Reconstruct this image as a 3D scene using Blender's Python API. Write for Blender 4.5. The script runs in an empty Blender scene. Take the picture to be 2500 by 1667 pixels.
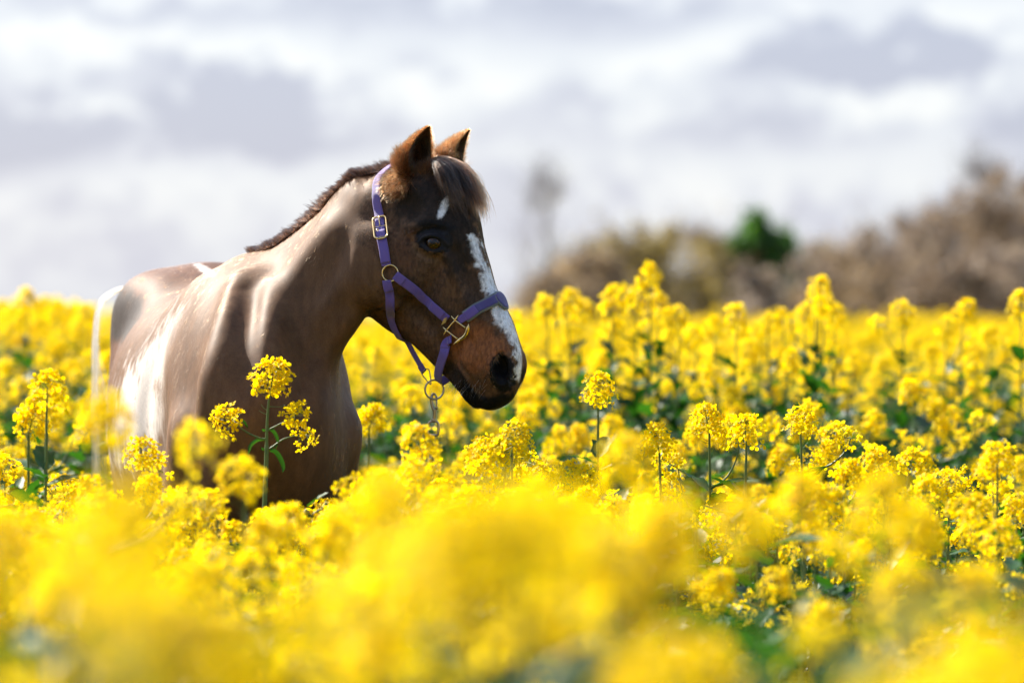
import bpy, bmesh, math, random, sys, os
import numpy as np
from mathutils import Vector, Matrix, Euler

scene = bpy.context.scene
col = scene.collection
R = math.radians

# ------------------------------------------------------------------ camera
FL, CY, CZ = 9375.0, 745.0, 1.35          # focal length and horizon in photo pixels, eye height
cam_d = bpy.data.cameras.new('camera')
cam = bpy.data.objects.new('camera', cam_d)
col.objects.link(cam)
cam.location = (0, 0, CZ)
cam.rotation_euler = (R(90), 0, 0)
cam_d.sensor_width = 36.0
cam_d.lens = 135.0
cam_d.shift_y = -88.5 / 2500.0
cam_d.clip_start = 0.05
cam_d.clip_end = 3000
cam_d.dof.use_dof = True
cam_d.dof.focus_distance = 9.36
cam_d.dof.aperture_fstop = 2.4
scene.camera = cam

# ------------------------------------------------------------------ daylight
SUN_AZ, SUN_EL = 47.0, 40.0               # degrees to the left of the view direction, above the horizon
sd = np.array([-math.sin(R(SUN_AZ)) * math.cos(R(SUN_EL)), math.cos(R(SUN_AZ)) * math.cos(R(SUN_EL)), math.sin(R(SUN_EL))])
sl = bpy.data.lights.new('sun', 'SUN')
sl.energy = 4.8
sl.angle = R(0.6)
sl.color = (1.0, 0.94, 0.84)
so = bpy.data.objects.new('sun', sl)
col.objects.link(so)
so.location = (-6, 8, 12)
so.rotation_euler = Vector(sd).to_track_quat('Z', 'Y').to_euler()

world = bpy.data.worlds.new('World')
scene.world = world
world.use_nodes = True
wn, wl = world.node_tree.nodes, world.node_tree.links
wn.clear()

def nd(nodes, kind, loc=None, **kw):
    n = nodes.new(kind)
    for k, v in kw.items():
        if k.startswith('i_'):
            key = k[2:]
            key = int(key) if key.isdigit() else key.replace('_', ' ')
            n.inputs[key].default_value = v
        else:
            setattr(n, k, v)
    return n

def mathn(nt, op, a, b=None, c=None, clamp=False):
    n = nt.nodes.new('ShaderNodeMath'); n.operation = op; n.use_clamp = clamp
    for i, v in enumerate((a, b, c)):
        if v is None: continue
        if isinstance(v, (int, float)): n.inputs[i].default_value = v
        else: nt.links.new(v, n.inputs[i])
    return n.outputs[0]

def ramp(nt, fac, stops, interp='LINEAR'):
    n = nt.nodes.new('ShaderNodeValToRGB')
    cr = n.color_ramp; cr.interpolation = interp
    while len(cr.elements) > 1: cr.elements.remove(cr.elements[-1])
    cr.elements[0].position = stops[0][0]; cr.elements[0].color = tuple(stops[0][1]) + (1,)
    for p, c in stops[1:]:
        e = cr.elements.new(p); e.color = tuple(c) + (1,)
    if fac is not None: nt.links.new(fac, n.inputs['Fac'])
    return n.outputs['Color']

def mixc(nt, fac, a, b, blend='MIX'):
    n = nt.nodes.new('ShaderNodeMix'); n.data_type = 'RGBA'; n.blend_type = blend
    for i, v in ((0, fac), (6, a), (7, b)):
        if isinstance(v, (int, float)): n.inputs[i].default_value = v
        elif isinstance(v, (tuple, list)): n.inputs[i].default_value = tuple(v) + ((1,) if len(v) == 3 else ())
        else: nt.links.new(v, n.inputs[i])
    return n.outputs[2]

def build_world():
    nt = world.node_tree
    out = nd(wn, 'ShaderNodeOutputWorld')
    bg = nd(wn, 'ShaderNodeBackground'); bg.inputs['Strength'].default_value = 0.12
    sky = nd(wn, 'ShaderNodeTexSky', sky_type='NISHITA', sun_disc=False, sun_elevation=R(SUN_EL), sun_rotation=R(-SUN_AZ),
             altitude=50.0, air_density=1.0, dust_density=1.5, ozone_density=1.0)
    tc = nd(wn, 'ShaderNodeTexCoord')
    sep = nd(wn, 'ShaderNodeSeparateXYZ'); wl.new(tc.outputs['Generated'], sep.inputs[0])
    # cloud sheet: direction flattened so that clouds stretch sideways near the horizon
    x = mathn(nt, 'MULTIPLY', sep.outputs['X'], 9.0)
    z = mathn(nt, 'MULTIPLY', sep.outputs['Z'], 12.5)
    y = mathn(nt, 'MULTIPLY', sep.outputs['Y'], 1.0)
    cb = nd(wn, 'ShaderNodeCombineXYZ'); wl.new(x, cb.inputs[0]); wl.new(y, cb.inputs[1]); wl.new(z, cb.inputs[2])
    n1 = nd(wn, 'ShaderNodeTexNoise'); n1.inputs['Scale'].default_value = 2.3; n1.inputs['Detail'].default_value = 6
    n1.inputs['Roughness'].default_value = 0.5; n1.inputs['Distortion'].default_value = 0.35
    wl.new(cb.outputs[0], n1.inputs['Vector'])
    n2 = nd(wn, 'ShaderNodeTexNoise'); n2.inputs['Scale'].default_value = 8.5; n2.inputs['Detail'].default_value = 3
    n2.inputs['Roughness'].default_value = 0.5
    wl.new(cb.outputs[0], n2.inputs['Vector'])
    # cloud masses seen that day: (azimuth px, height px, half width, half height, amount) in photo pixels at the horizon scale
    masses = [(500, 215, 130, 75, -1.0), (610, 290, 210, 70, -1.15), (720, 345, 150, 40, -0.8), (60, 300, 170, 70, -0.9), (40, 370, 260, 50, -0.7), (900, 20, 600, 40, -0.55), (300, 20, 300, 30, -0.3),
              (2090, 120, 190, 62, -1.35), (2160, 175, 190, 40, -1.1), (1860, 165, 110, 28, -0.7), (2350, 130, 100, 50, -0.7), (2470, 300, 90, 90, -0.9), (1950, 320, 200, 45, -0.55), (1400, 255, 130, 50, -0.5),
              (1270, 480, 200, 100, -0.35), (190, 560, 230, 90, -0.25), (1480, 50, 300, 60, -0.45), (1600, 330, 160, 40, -0.3), (880, 250, 110, 40, -0.3),
              (180, 90, 230, 32, 0.7), (90, 60, 120, 30, 0.4), (250, 270, 130, 24, 0.95), (150, 310, 70, 18, 0.5), (740, 175, 130, 30, 0.75), (640, 140, 80, 26, 0.5), (1090, 180, 90, 40, 0.45), (1050, 250, 60, 30, 0.4),
              (1690, 130, 120, 30, 0.75), (1800, 85, 90, 26, 0.7), (1930, 25, 120, 24, 0.7), (2270, 50, 60, 50, 0.6), (2430, 40, 110, 40, 0.55), (2290, 235, 120, 24, 0.7), (2080, 232, 150, 20, 0.5), (480, 110, 200, 26, 0.5),
              (1250, 200, 60, 30, 0.5), (1700, 430, 300, 60, 0.3), (420, 440, 400, 60, 0.25), (2150, 420, 200, 60, 0.2)]
    fac = mathn(nt, 'MULTIPLY_ADD', n1.outputs['Fac'], 1.0, -0.50)
    fac2 = mathn(nt, 'MULTIPLY_ADD', n2.outputs['Fac'], 1.5, -0.75)
    warpx = mathn(nt, 'MULTIPLY_ADD', n2.outputs['Fac'], 0.05, -0.025)
    warpz = mathn(nt, 'MULTIPLY_ADD', n2.outputs['Fac'], 0.026, -0.013)
    dx = mathn(nt, 'ADD', mathn(nt, 'DIVIDE', sep.outputs['X'], sep.outputs['Y']), warpx)
    dz = mathn(nt, 'ADD', mathn(nt, 'DIVIDE', sep.outputs['Z'], sep.outputs['Y']), warpz)
    acc = mathn(nt, 'ADD', fac, fac2)
    front = mathn(nt, 'GREATER_THAN', sep.outputs['Y'], 0.2)
    for (mx, my, sx, sz, am) in masses:
        u = mathn(nt, 'MULTIPLY', mathn(nt, 'SUBTRACT', dx, (mx - 1250) / FL), FL / sx)
        v = mathn(nt, 'MULTIPLY', mathn(nt, 'SUBTRACT', dz, (CY - my) / FL), FL / sz)
        q = mathn(nt, 'ADD', mathn(nt, 'MULTIPLY', u, u), mathn(nt, 'MULTIPLY', v, v))
        g = mathn(nt, 'EXPONENT', mathn(nt, 'MULTIPLY', q, -0.8))
        acc = mathn(nt, 'ADD', acc, mathn(nt, 'MULTIPLY', mathn(nt, 'MULTIPLY', g, am), front))
    t = mathn(nt, 'MULTIPLY_ADD', acc, 0.74, 0.60, clamp=True)
    cl = ramp(nt, t, CLOUD_RAMP)
    sc = nt.nodes.new('ShaderNodeVectorMath'); sc.operation = 'SCALE'; sc.inputs['Scale'].default_value = CLOUD_BRIGHT
    wl.new(cl, sc.inputs[0])
    high = nd(wn, 'ShaderNodeMapRange'); wl.new(sep.outputs['Z'], high.inputs[0])
    high.inputs[1].default_value = 0.13; high.inputs[2].default_value = 0.42; high.inputs[3].default_value = 0.92; high.inputs[4].default_value = 0.15
    # the cloud is brightest towards the sun and duller on the far side of the sky
    away = nd(wn, 'ShaderNodeMapRange'); wl.new(sep.outputs['Y'], away.inputs[0])
    away.inputs[1].default_value = -0.3; away.inputs[2].default_value = 0.8; away.inputs[3].default_value = 0.38 * CLOUD_BRIGHT; away.inputs[4].default_value = CLOUD_BRIGHT
    wl.new(away.outputs[0], sc.inputs['Scale'])
    m = mixc(nt, high.outputs[0], sky.outputs[0], sc.outputs[0])
    wl.new(m, bg.inputs['Color'])
    wl.new(bg.outputs[0], out.inputs[0])

CLOUD_RAMP = [(0.0, (0.47, 0.50, 0.64)), (0.35, (0.61, 0.64, 0.76)), (0.60, (0.73, 0.765, 0.85)), (0.82, (0.82, 0.85, 0.905)), (1.0, (0.88, 0.90, 0.93))]
CLOUD_BRIGHT = 3.0
build_world()
scene.view_settings.view_transform = 'Standard'
scene.view_settings.look = 'None'
scene.view_settings.gamma = 1.0
scene.view_settings.exposure = 1.5
scene.cycles.use_denoising = True
scene.cycles.denoising_prefilter = 'ACCURATE'
scene.cycles.max_bounces = 10
scene.cycles.transparent_max_bounces = 8
scene.cycles.sample_clamp_indirect = 8.0
scene.cycles.caustics_reflective = False
scene.cycles.caustics_refractive = False

# ------------------------------------------------------------------ helpers
def W(px, py, Y):
    "world point at depth Y that stands at photo pixel (px, py)"
    return np.array([(px - 1250.0) / FL * Y, Y, CZ - (py - CY) / FL * Y])

def tag(o, label=None, cat=None, group=None, kind=None):
    if label: o['label'] = label
    if cat: o['category'] = cat
    if group: o['group'] = group
    if kind: o['kind'] = kind
    return o

def empty(name, loc=(0, 0, 0), rz=0.0):
    o = bpy.data.objects.new(name, None)
    o.empty_display_size = 0.05
    col.objects.link(o); o.location = loc; o.rotation_euler = (0, 0, rz)
    return o

def mesh_obj(name, verts, faces, mats, parent=None, smooth=True, mat_idx=None):
    me = bpy.data.meshes.new(name)
    me.from_pydata([tuple(map(float, v)) for v in verts], [], [tuple(int(i) for i in f) for f in faces])
    for m in (mats if isinstance(mats, (list, tuple)) else [mats]): me.materials.append(m)
    if mat_idx is not None: me.polygons.foreach_set('material_index', np.asarray(mat_idx, dtype=np.int32))
    if smooth: me.polygons.foreach_set('use_smooth', np.ones(len(me.polygons), dtype=bool))
    me.update()
    o = bpy.data.objects.new(name, me)
    col.objects.link(o)
    if parent is not None: o.parent = parent
    return o

def np_mesh(name, V, F, mats, smooth=True, mat_idx=None):
    "mesh datablock from numpy arrays, F is (n,3) or (n,4)"
    V = np.asarray(V, dtype=np.float32); F = np.asarray(F, dtype=np.int32)
    me = bpy.data.meshes.new(name)
    k = F.shape[1]
    me.vertices.add(len(V)); me.vertices.foreach_set('co', V.ravel())
    me.loops.add(F.size); me.loops.foreach_set('vertex_index', F.ravel())
    me.polygons.add(len(F)); me.polygons.foreach_set('loop_start', np.arange(0, F.size, k, dtype=np.int32))
    me.polygons.foreach_set('loop_total', np.full(len(F), k, dtype=np.int32)) if False else None
    for m in (mats if isinstance(mats, (list, tuple)) else [mats]): me.materials.append(m)
    if mat_idx is not None: me.polygons.foreach_set('material_index', np.asarray(mat_idx, dtype=np.int32))
    me.update(calc_edges=True)
    me.polygons.foreach_set('use_smooth', np.full(len(me.polygons), smooth, dtype=bool))
    me.validate()
    return me

def link_mesh(name, me, parent=None):
    o = bpy.data.objects.new(name, me); col.objects.link(o)
    if parent is not None: o.parent = parent
    return o

def material(name):
    m = bpy.data.materials.new(name); m.use_nodes = True
    nt = m.node_tree
    return m, nt, nt.nodes['Principled BSDF']

def norm(v):
    v = np.asarray(v, float); return v / (np.linalg.norm(v, axis=-1, keepdims=True) + 1e-12)

def catmull(P, n):
    P = np.asarray(P, float)
    Q = np.vstack([2 * P[0] - P[1], P, 2 * P[-1] - P[-2]])
    m = len(P) - 1
    t = np.linspace(0, m - 1e-9, n); i = t.astype(int); f = (t - i)[:, None]
    a, b, c, d = Q[i], Q[i + 1], Q[i + 2], Q[i + 3]
    return 0.5 * ((2 * b) + (-a + c) * f + (2 * a - 5 * b + 4 * c - d) * f ** 2 + (-a + 3 * b - 3 * c + d) * f ** 3)

class MB:
    "collects tubes, boxes and strips for one mesh"
    def __init__(s): s.V = []; s.F = []; s.M = []
    def add(s, V, F, m=0):
        o = len(s.V); s.V.extend([tuple(map(float, v)) for v in V])
        s.F.extend([tuple(int(i) + o for i in f) for f in F]); s.M.extend([m] * len(F))
    def tube(s, P, r, n=8, m=0, flat=1.0, closed=False, cap=True, up=(0, 0, 1)):
        P = np.asarray(P, float); k = len(P)
        r = np.full(k, r) if np.isscalar(r) else np.asarray(r, float)
        if closed: T = norm(np.roll(P, -1, 0) - np.roll(P, 1, 0))
        else: T = norm(np.gradient(P, axis=0))
        u = np.asarray(up, float); V = []
        prev = None
        for i in range(k):
            a = np.cross(T[i], u) if prev is None else prev - T[i] * np.dot(prev, T[i])
            if np.linalg.norm(a) < 1e-5: a = np.cross(T[i], (1, 0, 0.1))
            a = norm(a); b = np.cross(T[i], a); prev = a
            for j in range(n):
                an = 2 * math.pi * j / n
                V.append(P[i] + r[i] * (math.cos(an) * a + flat * math.sin(an) * b))
        F = []
        for i in range(k if closed else k - 1):
            for j in range(n):
                i2 = (i + 1) % k; j2 = (j + 1) % n
                F.append((i * n + j, i * n + j2, i2 * n + j2, i2 * n + j))
        if cap and not closed:
            F.append(tuple(range(n))[::-1]); F.append(tuple((k - 1) * n + j for j in range(n)))
        s.add(V, F, m)
    def build(s, name, mats, parent=None, smooth=True):
        return mesh_obj(name, s.V, s.F, mats, parent, smooth, s.M)
# ================================================================== ground
def smooth(a, b, x):
    t = np.clip((x - a) / (b - a), 0, 1); return t * t * (3 - 2 * t)
def gz(x, y):
    "height of the ground: a shallow dip where the horse stands, a bank rising behind it"
    x = np.asarray(x, float); y = np.asarray(y, float)
    return (0.26 * (1 - smooth(2.5, 6.5, y)) + 0.20 * smooth(10.5, 14.5, y) + 0.02 * np.sin(x * 1.7 + y * 0.9) + 0.015 * np.sin(y * 2.3 - x)
            - 1.2 * smooth(30, 160, y))
def build_ground():
    ys = np.concatenate([np.linspace(-6, 20, 66), np.linspace(21, 60, 30), np.geomspace(64, 2600, 24)])
    rows = []
    nx = 61
    for y in ys:
        w = 14 + max(0, y) * 1.2
        rows.append(np.stack([np.linspace(-w, w, nx), np.full(nx, y)], 1))
    P = np.concatenate(rows); z = gz(P[:, 0], P[:, 1])
    V = np.column_stack([P, z])
    i = np.arange((len(ys) - 1) * nx).reshape(-1, nx)[:, :-1].ravel()
    F = np.stack([i, i + 1, i + nx + 1, i + nx], 1)
    m, nt, bs = material('soil')
    tc = nd(nt.nodes, 'ShaderNodeTexCoord')
    n1 = nd(nt.nodes, 'ShaderNodeTexNoise'); n1.inputs['Scale'].default_value = 7; n1.inputs['Detail'].default_value = 8; nt.links.new(tc.outputs['Object'], n1.inputs['Vector'])
    c = ramp(nt, n1.outputs['Fac'], [(0.3, (0.014, 0.026, 0.008)), (0.5, (0.030, 0.032, 0.012)), (0.62, (0.018, 0.045, 0.010)), (0.8, (0.045, 0.045, 0.018))])
    # beyond the near field the crop closes up: yellow green
    sp = nd(nt.nodes, 'ShaderNodeSeparateXYZ'); nt.links.new(tc.outputs['Object'], sp.inputs[0])
    far = nd(nt.nodes, 'ShaderNodeMapRange'); nt.links.new(sp.outputs['Y'], far.inputs[0]); far.inputs[1].default_value = 45; far.inputs[2].default_value = 80
    c2 = mixc(nt, far.outputs[0], c, (0.30, 0.25, 0.02))
    nt.links.new(c2, bs.inputs['Base Color']); bs.inputs['Roughness'].default_value = 0.9
    bp = nd(nt.nodes, 'ShaderNodeBump'); bp.inputs['Strength'].default_value = 0.6; bp.inputs['Distance'].default_value = 0.04
    nt.links.new(n1.outputs['Fac'], bp.inputs['Height']); nt.links.new(bp.outputs[0], bs.inputs['Normal'])
    g = link_mesh('ground', np_mesh('ground', V, F, m))
    tag(g, 'gently rising field ground of dark soil under the crop', kind='structure')
build_ground()
# ================================================================== horse
# ---- body frame: s metres back from the breast, l metres to the horse's right, z up
BF = np.array([-0.575, 9.30, 0.0])
BD = norm(np.array([-0.20, 0.98, 0.0])); BR = np.array([-BD[1], BD[0], 0.0])
def B(s, l, z): return BF + s * BD + l * BR + np.array([0, 0, z])

# ---- head frame: yawed towards the camera; h forward, lat to the horse's left, z up
YAW = R(30)
HD = np.array([math.cos(YAW), -math.sin(YAW), 0.0]); HL = np.array([math.sin(YAW), math.cos(YAW), 0.0])
H0 = W(1000, 600, 9.37); H0[2] = 0.0
def hpx(px, py):
    a = (px - 1250.0) / FL
    h = (a * H0[1] - H0[0]) / (HD[0] - a * HD[1])
    Y = H0[1] + h * HD[1]
    return h, CZ - (py - CY) / FL * Y
def HP(h, lat, z): return H0 + h * HD + lat * HL + np.array([0, 0, z])

class Prim:
    "elliptic round-cone chain: centres C, lateral axes A (half size a), second axes Bv (half size b)"
    def __init__(s, C, A, a, Bv, b, k=0.03, op='u', res=1, c=None, p=2.0):
        C = np.asarray(C, float); n = len(C)
        s.C = C; s.A = norm(np.broadcast_to(A, C.shape)); s.Bv = norm(np.broadcast_to(Bv, C.shape))
        s.a = np.broadcast_to(a, n).astype(float); s.b = np.broadcast_to(b, n).astype(float)
        s.c = np.minimum(s.a, s.b) if c is None else np.broadcast_to(c, n).astype(float)
        if res > 1 and n > 2:
            m = (n - 1) * res + 1
            st = catmull(np.hstack([s.C, s.A, s.Bv, s.a[:, None], s.b[:, None], s.c[:, None]]), m)
            s.C, s.A, s.Bv, s.a, s.b, s.c = st[:, :3], norm(st[:, 3:6]), norm(st[:, 6:9]), st[:, 9], st[:, 10], st[:, 11]
        s.k = k; s.op = op; s.p = p
        r = np.maximum(np.maximum(s.a, s.b), s.c)[:, None]
        s.lo = (s.C - r).min(0) - k - 0.02; s.hi = (s.C + r).max(0) + k + 0.02
    def d(s, P):
        best = None
        n = len(s.C)
        segs = [(0, 0)] if n == 1 else [(i, i + 1) for i in range(n - 1)]
        for i, j in segs:
            if i == j:
                t = np.zeros(len(P)); q = P - s.C[i]
                A, Bv, a, b, c = s.A[i], s.Bv[i], s.a[i], s.b[i], s.c[i]
                T = np.cross(A, Bv)
                u = q @ A; v = q @ Bv; w = q @ T
            else:
                e = s.C[j] - s.C[i]; L = np.linalg.norm(e); T = e / (L + 1e-9)
                q0 = P - s.C[i]
                t = np.clip(q0 @ T / L, 0, 1)
                q = q0 - t[:, None] * e
                A = s.A[i] + t[:, None] * (s.A[j] - s.A[i]); Bv = s.Bv[i] + t[:, None] * (s.Bv[j] - s.Bv[i])
                a = s.a[i] + t * (s.a[j] - s.a[i]); b = s.b[i] + t * (s.b[j] - s.b[i]); c = s.c[i] + t * (s.c[j] - s.c[i])
                w = q @ T
                qq = q - w[:, None] * T
                u = np.einsum('ij,ij->i', qq, A); v = np.einsum('ij,ij->i', qq, Bv)
            if s.p == 2.0:
                k0 = np.sqrt((u / a) ** 2 + (v / b) ** 2 + (w / c) ** 2) + 1e-9
                k1 = np.sqrt((u / a ** 2) ** 2 + (v / b ** 2) ** 2 + (w / c ** 2) ** 2) + 1e-9
                dd = k0 * (k0 - 1) / k1
            else:
                p = s.p
                f = (np.abs(u / a) ** p + np.abs(v / b) ** p + np.abs(w / c) ** p) + 1e-12
                k0 = f ** (1 / p)
                g = f ** (1 / p - 1) * np.sqrt((np.abs(u / a) ** (p - 1) / a) ** 2 + (np.abs(v / b) ** (p - 1) / b) ** 2 + (np.abs(w / c) ** (p - 1) / c) ** 2) + 1e-9
                dd = (k0 - 1) / g
            best = dd if best is None else np.minimum(best, dd)
        return best

PR = []
UPZ = np.array([0, 0, 1.0])
def ell(C, ax, k=0.03, op='u', A=None, Bv=None):
    "ellipsoid, half sizes ax = (along A, along Bv, along AxB)"
    PR.append(Prim([C], BR if A is None else A, ax[0], BD if Bv is None else Bv, ax[1], k, op, c=ax[2]))
def cap(pts, r, k=0.03, op='u', A=None, a=None, res=1):
    pts = np.asarray(pts, float); r = np.broadcast_to(r, len(pts))
    T = norm(np.gradient(pts, axis=0)) if len(pts) > 1 else np.array([[0, 0, 1.0]])
    A0 = np.array([0.1, 1.0, 0.13]) if A is None else np.asarray(A, float)
    Ax = norm(A0 - T * (T @ A0)[:, None]); Bx = np.cross(T, Ax)
    PR.append(Prim(pts, Ax, r if a is None else a, Bx, r, k, op, res))


def sdf(P, n=None):
    P = np.asarray(P, float)
    out = np.full(len(P), 0.5)
    lo, hi = P.min(0), P.max(0)
    for i, p in enumerate(PR[:n]):
        if (p.lo > hi).any() or (p.hi < lo).any(): continue
        m = np.all((P >= p.lo) & (P <= p.hi), axis=1)
        if not m.any(): continue
        d = p.d(P[m]); f = out[m]; k = p.k
        if p.op == 'u':
            h = np.clip(0.5 + 0.5 * (f - d) / k, 0, 1)
            out[m] = f * (1 - h) + d * h - k * h * (1 - h)
        else:
            h = np.clip(0.5 - 0.5 * (f + d) / k, 0, 1)
            out[m] = f * (1 - h) - d * h + k * h * (1 - h)
    return out

CAMP = np.array([0, 0, CZ])
def surf(pts, n=None, off=0.0, start=8.8):
    "skin points seen at photo pixels (px, py); off > 0 lifts them towards the viewer side"
    pts = np.asarray(pts, float)
    D = np.array([W(x, y, 1.0) - CAMP for x, y in pts[:, :2]]); Ln = np.linalg.norm(D, axis=1)
    t = np.full(len(pts), start)
    for it in range(60):
        P = CAMP + D * t[:, None]
        d = np.array([sdf(p[None], n)[0] for p in P])
        d = np.where(d > 0.45, 0.03, d)
        t = t + np.clip(d * 0.8, -0.02, 0.04) / Ln
        if (np.abs(d) < 0.0004).all(): break
    P = CAMP + D * t[:, None]
    e = 0.004
    g = np.stack([[sdf((p + np.eye(3)[i] * e)[None], n)[0] - sdf((p - np.eye(3)[i] * e)[None], n)[0] for p in P] for i in range(3)], 1)
    g = norm(g)
    return P + g * off, g

# torso: (s, z bottom, z top, half width)
TS = [(0.05, 0.90, 1.16, 0.13), (0.13, 0.80, 1.27, 0.175), (0.25, 0.75, 1.37, 0.20), (0.40, 0.72, 1.435, 0.225), (0.53, 0.71, 1.450, 0.245),
      (0.70, 0.70, 1.40, 0.290), (0.92, 0.70, 1.395, 0.318), (1.10, 0.75, 1.425, 0.290), (1.25, 0.81, 1.458, 0.272), (1.38, 0.88, 1.448, 0.250), (1.49, 0.95, 1.40, 0.18)]
PR.append(Prim([B(s, 0, (a + b) / 2) for s, a, b, w in TS], BR, [w for *_, w in TS], UPZ, [(b - a) / 2 for s, a, b, w in TS], 0.02, res=5,
               c=[0.10] + [0.25] * 9 + [0.10], p=2.25))
for sg in (1, -1):
    wd = 0.0 if sg > 0 else 0.002
    # scapula, point of shoulder, upper arm, forearm, lower leg, hoof
    cap([B(0.50, sg * 0.085, 1.365), B(0.34, sg * 0.140, 1.20), B(0.17, sg * (0.150 + wd), 1.03)], [0.05, 0.070, 0.075], 0.06, res=4)
    cap([B(0.17, sg * (0.148 + wd), 1.02), B(0.26, sg * (0.150 + wd), 0.90), B(0.38, sg * 0.145, 0.84)], [0.080, 0.088, 0.09], 0.06, res=4)
    cap([B(0.25, sg * 0.132, 0.93), B(0.24, sg * 0.128, 0.76), B(0.25, sg * 0.135, 0.52), B(0.25, sg * 0.13, 0.46), B(0.26, sg * 0.13, 0.20), B(0.26, sg * 0.13, 0.14), B(0.21, sg * 0.13, 0.06)],
        [0.095, 0.088, 0.048, 0.05, 0.030, 0.040, 0.036], 0.04, res=3)
    cap([B(0.205, sg * 0.13, 0.055), B(0.19, sg * 0.13, 0.02)], [0.046, 0.055], 0.008)
    # pectorals
    ell(B(0.085, sg * 0.085, 0.97), (0.092, 0.080, 0.17), 0.04)
    ell(B(0.15, sg * 0.085, 0.84), (0.095, 0.09, 0.12), 0.04)
    # thigh, gaskin, hock, cannon, hoof
    ell(B(1.27, sg * 0.125, 1.12), (0.125, 0.21, 0.30), 0.06, A=BR, Bv=BD)
    ell(B(1.14, sg * 0.150, 1.34), (0.06, 0.12, 0.07), 0.08)
    ell(B(1.30, sg * 0.170, 1.325), (0.085, 0.16, 0.100), 0.07)
    cap([B(1.15, sg * 0.155, 0.98), B(1.10, sg * 0.165, 0.86), B(1.28, sg * 0.145, 0.66), B(1.42, sg * 0.14, 0.52), B(1.41, sg * 0.14, 0.44), B(1.37, sg * 0.14, 0.18), B(1.36, sg * 0.14, 0.14), B(1.31, sg * 0.14, 0.06)],
        [0.13, 0.115, 0.075, 0.048, 0.045, 0.032, 0.042, 0.038], 0.035, res=3)
    cap([B(1.305, sg * 0.14, 0.055), B(1.29, sg * 0.14, 0.02)], [0.046, 0.055], 0.008)
# line between the pectorals, hollow behind the elbow, withers, croup
cap([B(0.0, 0, 1.06), B(0.0, 0, 0.95), B(0.035, 0, 0.82)], 0.008, 0.035, 's', res=3)
cap([B(0.50, 0.262, 1.24), B(0.53, 0.285, 1.05), B(0.50, 0.26, 0.86)], 0.018, 0.06, 's', res=3)
cap([B(0.44, 0, 1.425), B(0.60, 0, 1.430), B(0.75, 0, 1.39)], [0.030, 0.030, 0.02], 0.06, res=3)
# neck: (top px, py, Y), (bottom px, py, Y), half width
NK = [((600, 672, 9.80), (600, 1040, 9.40), 0.145), ((668, 636, 9.73), (690, 985, 9.345), 0.120), ((742, 574, 9.645), (770, 890, 9.33), 0.098), ((820, 512, 9.56), (815, 815, 9.335), 0.090),
      ((893, 466, 9.465), (852, 752, 9.335), 0.090), ((945, 442, 9.41), (905, 700, 9.36), 0.078)]
T_ = np.array([W(*t) for t, b, w in NK]); B_ = np.array([W(*b) for t, b, w in NK]); Cn = (T_ + B_) / 2
up_ = norm(T_ - B_); tan_ = norm(np.gradient(Cn, axis=0)); lat_ = norm(np.cross(up_, tan_))
PR.append(Prim(Cn, lat_, [w for *_, w in NK], up_, np.linalg.norm(T_ - B_, axis=1) / 2, 0.06, res=6, c=[0.10, 0.12, 0.12, 0.12, 0.12, 0.06]))
cap([W(895, 476, 9.47), W(942, 452, 9.42), W(990, 440, 9.38)], 0.034, 0.05, res=4)
NB0 = len(PR)
def scap(pts, r, k, op='u', res=3, sides=(0,), A=None):
    "capsule chain laid on the skin seen at (px, py); third value = offset of its centre from the skin"
    P, g = surf(pts, NCUR); P = P + g * np.array([p[2] for p in pts])[:, None]
    for s_ in sides: cap(mir(P) if s_ else P, r, k, op, A=A, res=res)
def sell(px, py, off, ax, k, op='u', ang=0.0, sides=(0,)):
    P, g = surf([(px, py)], NCUR); C0 = P[0] + g[0] * off
    for s_ in sides:
        C = mir(C0) if s_ else C0
        Bv = math.cos(ang) * HD - math.sin(ang) * UPZ
        PR.append(Prim([C], HL, ax[0], Bv, ax[1], k, op, c=ax[2]))
NCUR = NB0
# neck muscles: the ridge that ends before the shoulder, hollow behind it, jugular groove
scap([(800, 560, -.030), (745, 640, -.022), (700, 730, -.018), (662, 820, -.018), (640, 890, -.026), (630, 960, -.045)], [0.035, 0.043, 0.048, 0.050, 0.048, 0.045], 0.05)
scap([(610, 700, -.045), (590, 780, -.050), (580, 860, -.055), (566, 940, -.050), (566, 1000, -.055), (590, 1060, -.070)], [0.06, 0.075, 0.085, 0.088, 0.088, 0.085], 0.07)
NCUR = len(PR)
scap([(584, 672, -.012), (570, 735, -.008), (545, 810, -.006), (516, 910, -.010), (496, 1030, -.020)], [0.020, 0.028, 0.032, 0.036, 0.036], 0.045)
scap([(602, 705, .010), (618, 770, .010), (614, 850, .012), (590, 950, .018)], [0.018, 0.030, 0.034, 0.028], 0.04, 's')
scap([(668, 690, -.016), (658, 760, -.014), (654, 830, -.012), (664, 900, -.020)], [0.02, 0.024, 0.026, 0.026], 0.04)
scap([(838, 740, -.006), (800, 800, -.003), (765, 870, -.002), (742, 940, -.003), (735, 1000, .006)], [0.008, 0.011, 0.012, 0.012, 0.010], 0.03, 's')
scap([(835, 600, .010), (815, 650, .009), (785, 710, .010)], [0.010, 0.013, 0.010], 0.04, 's')
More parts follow.
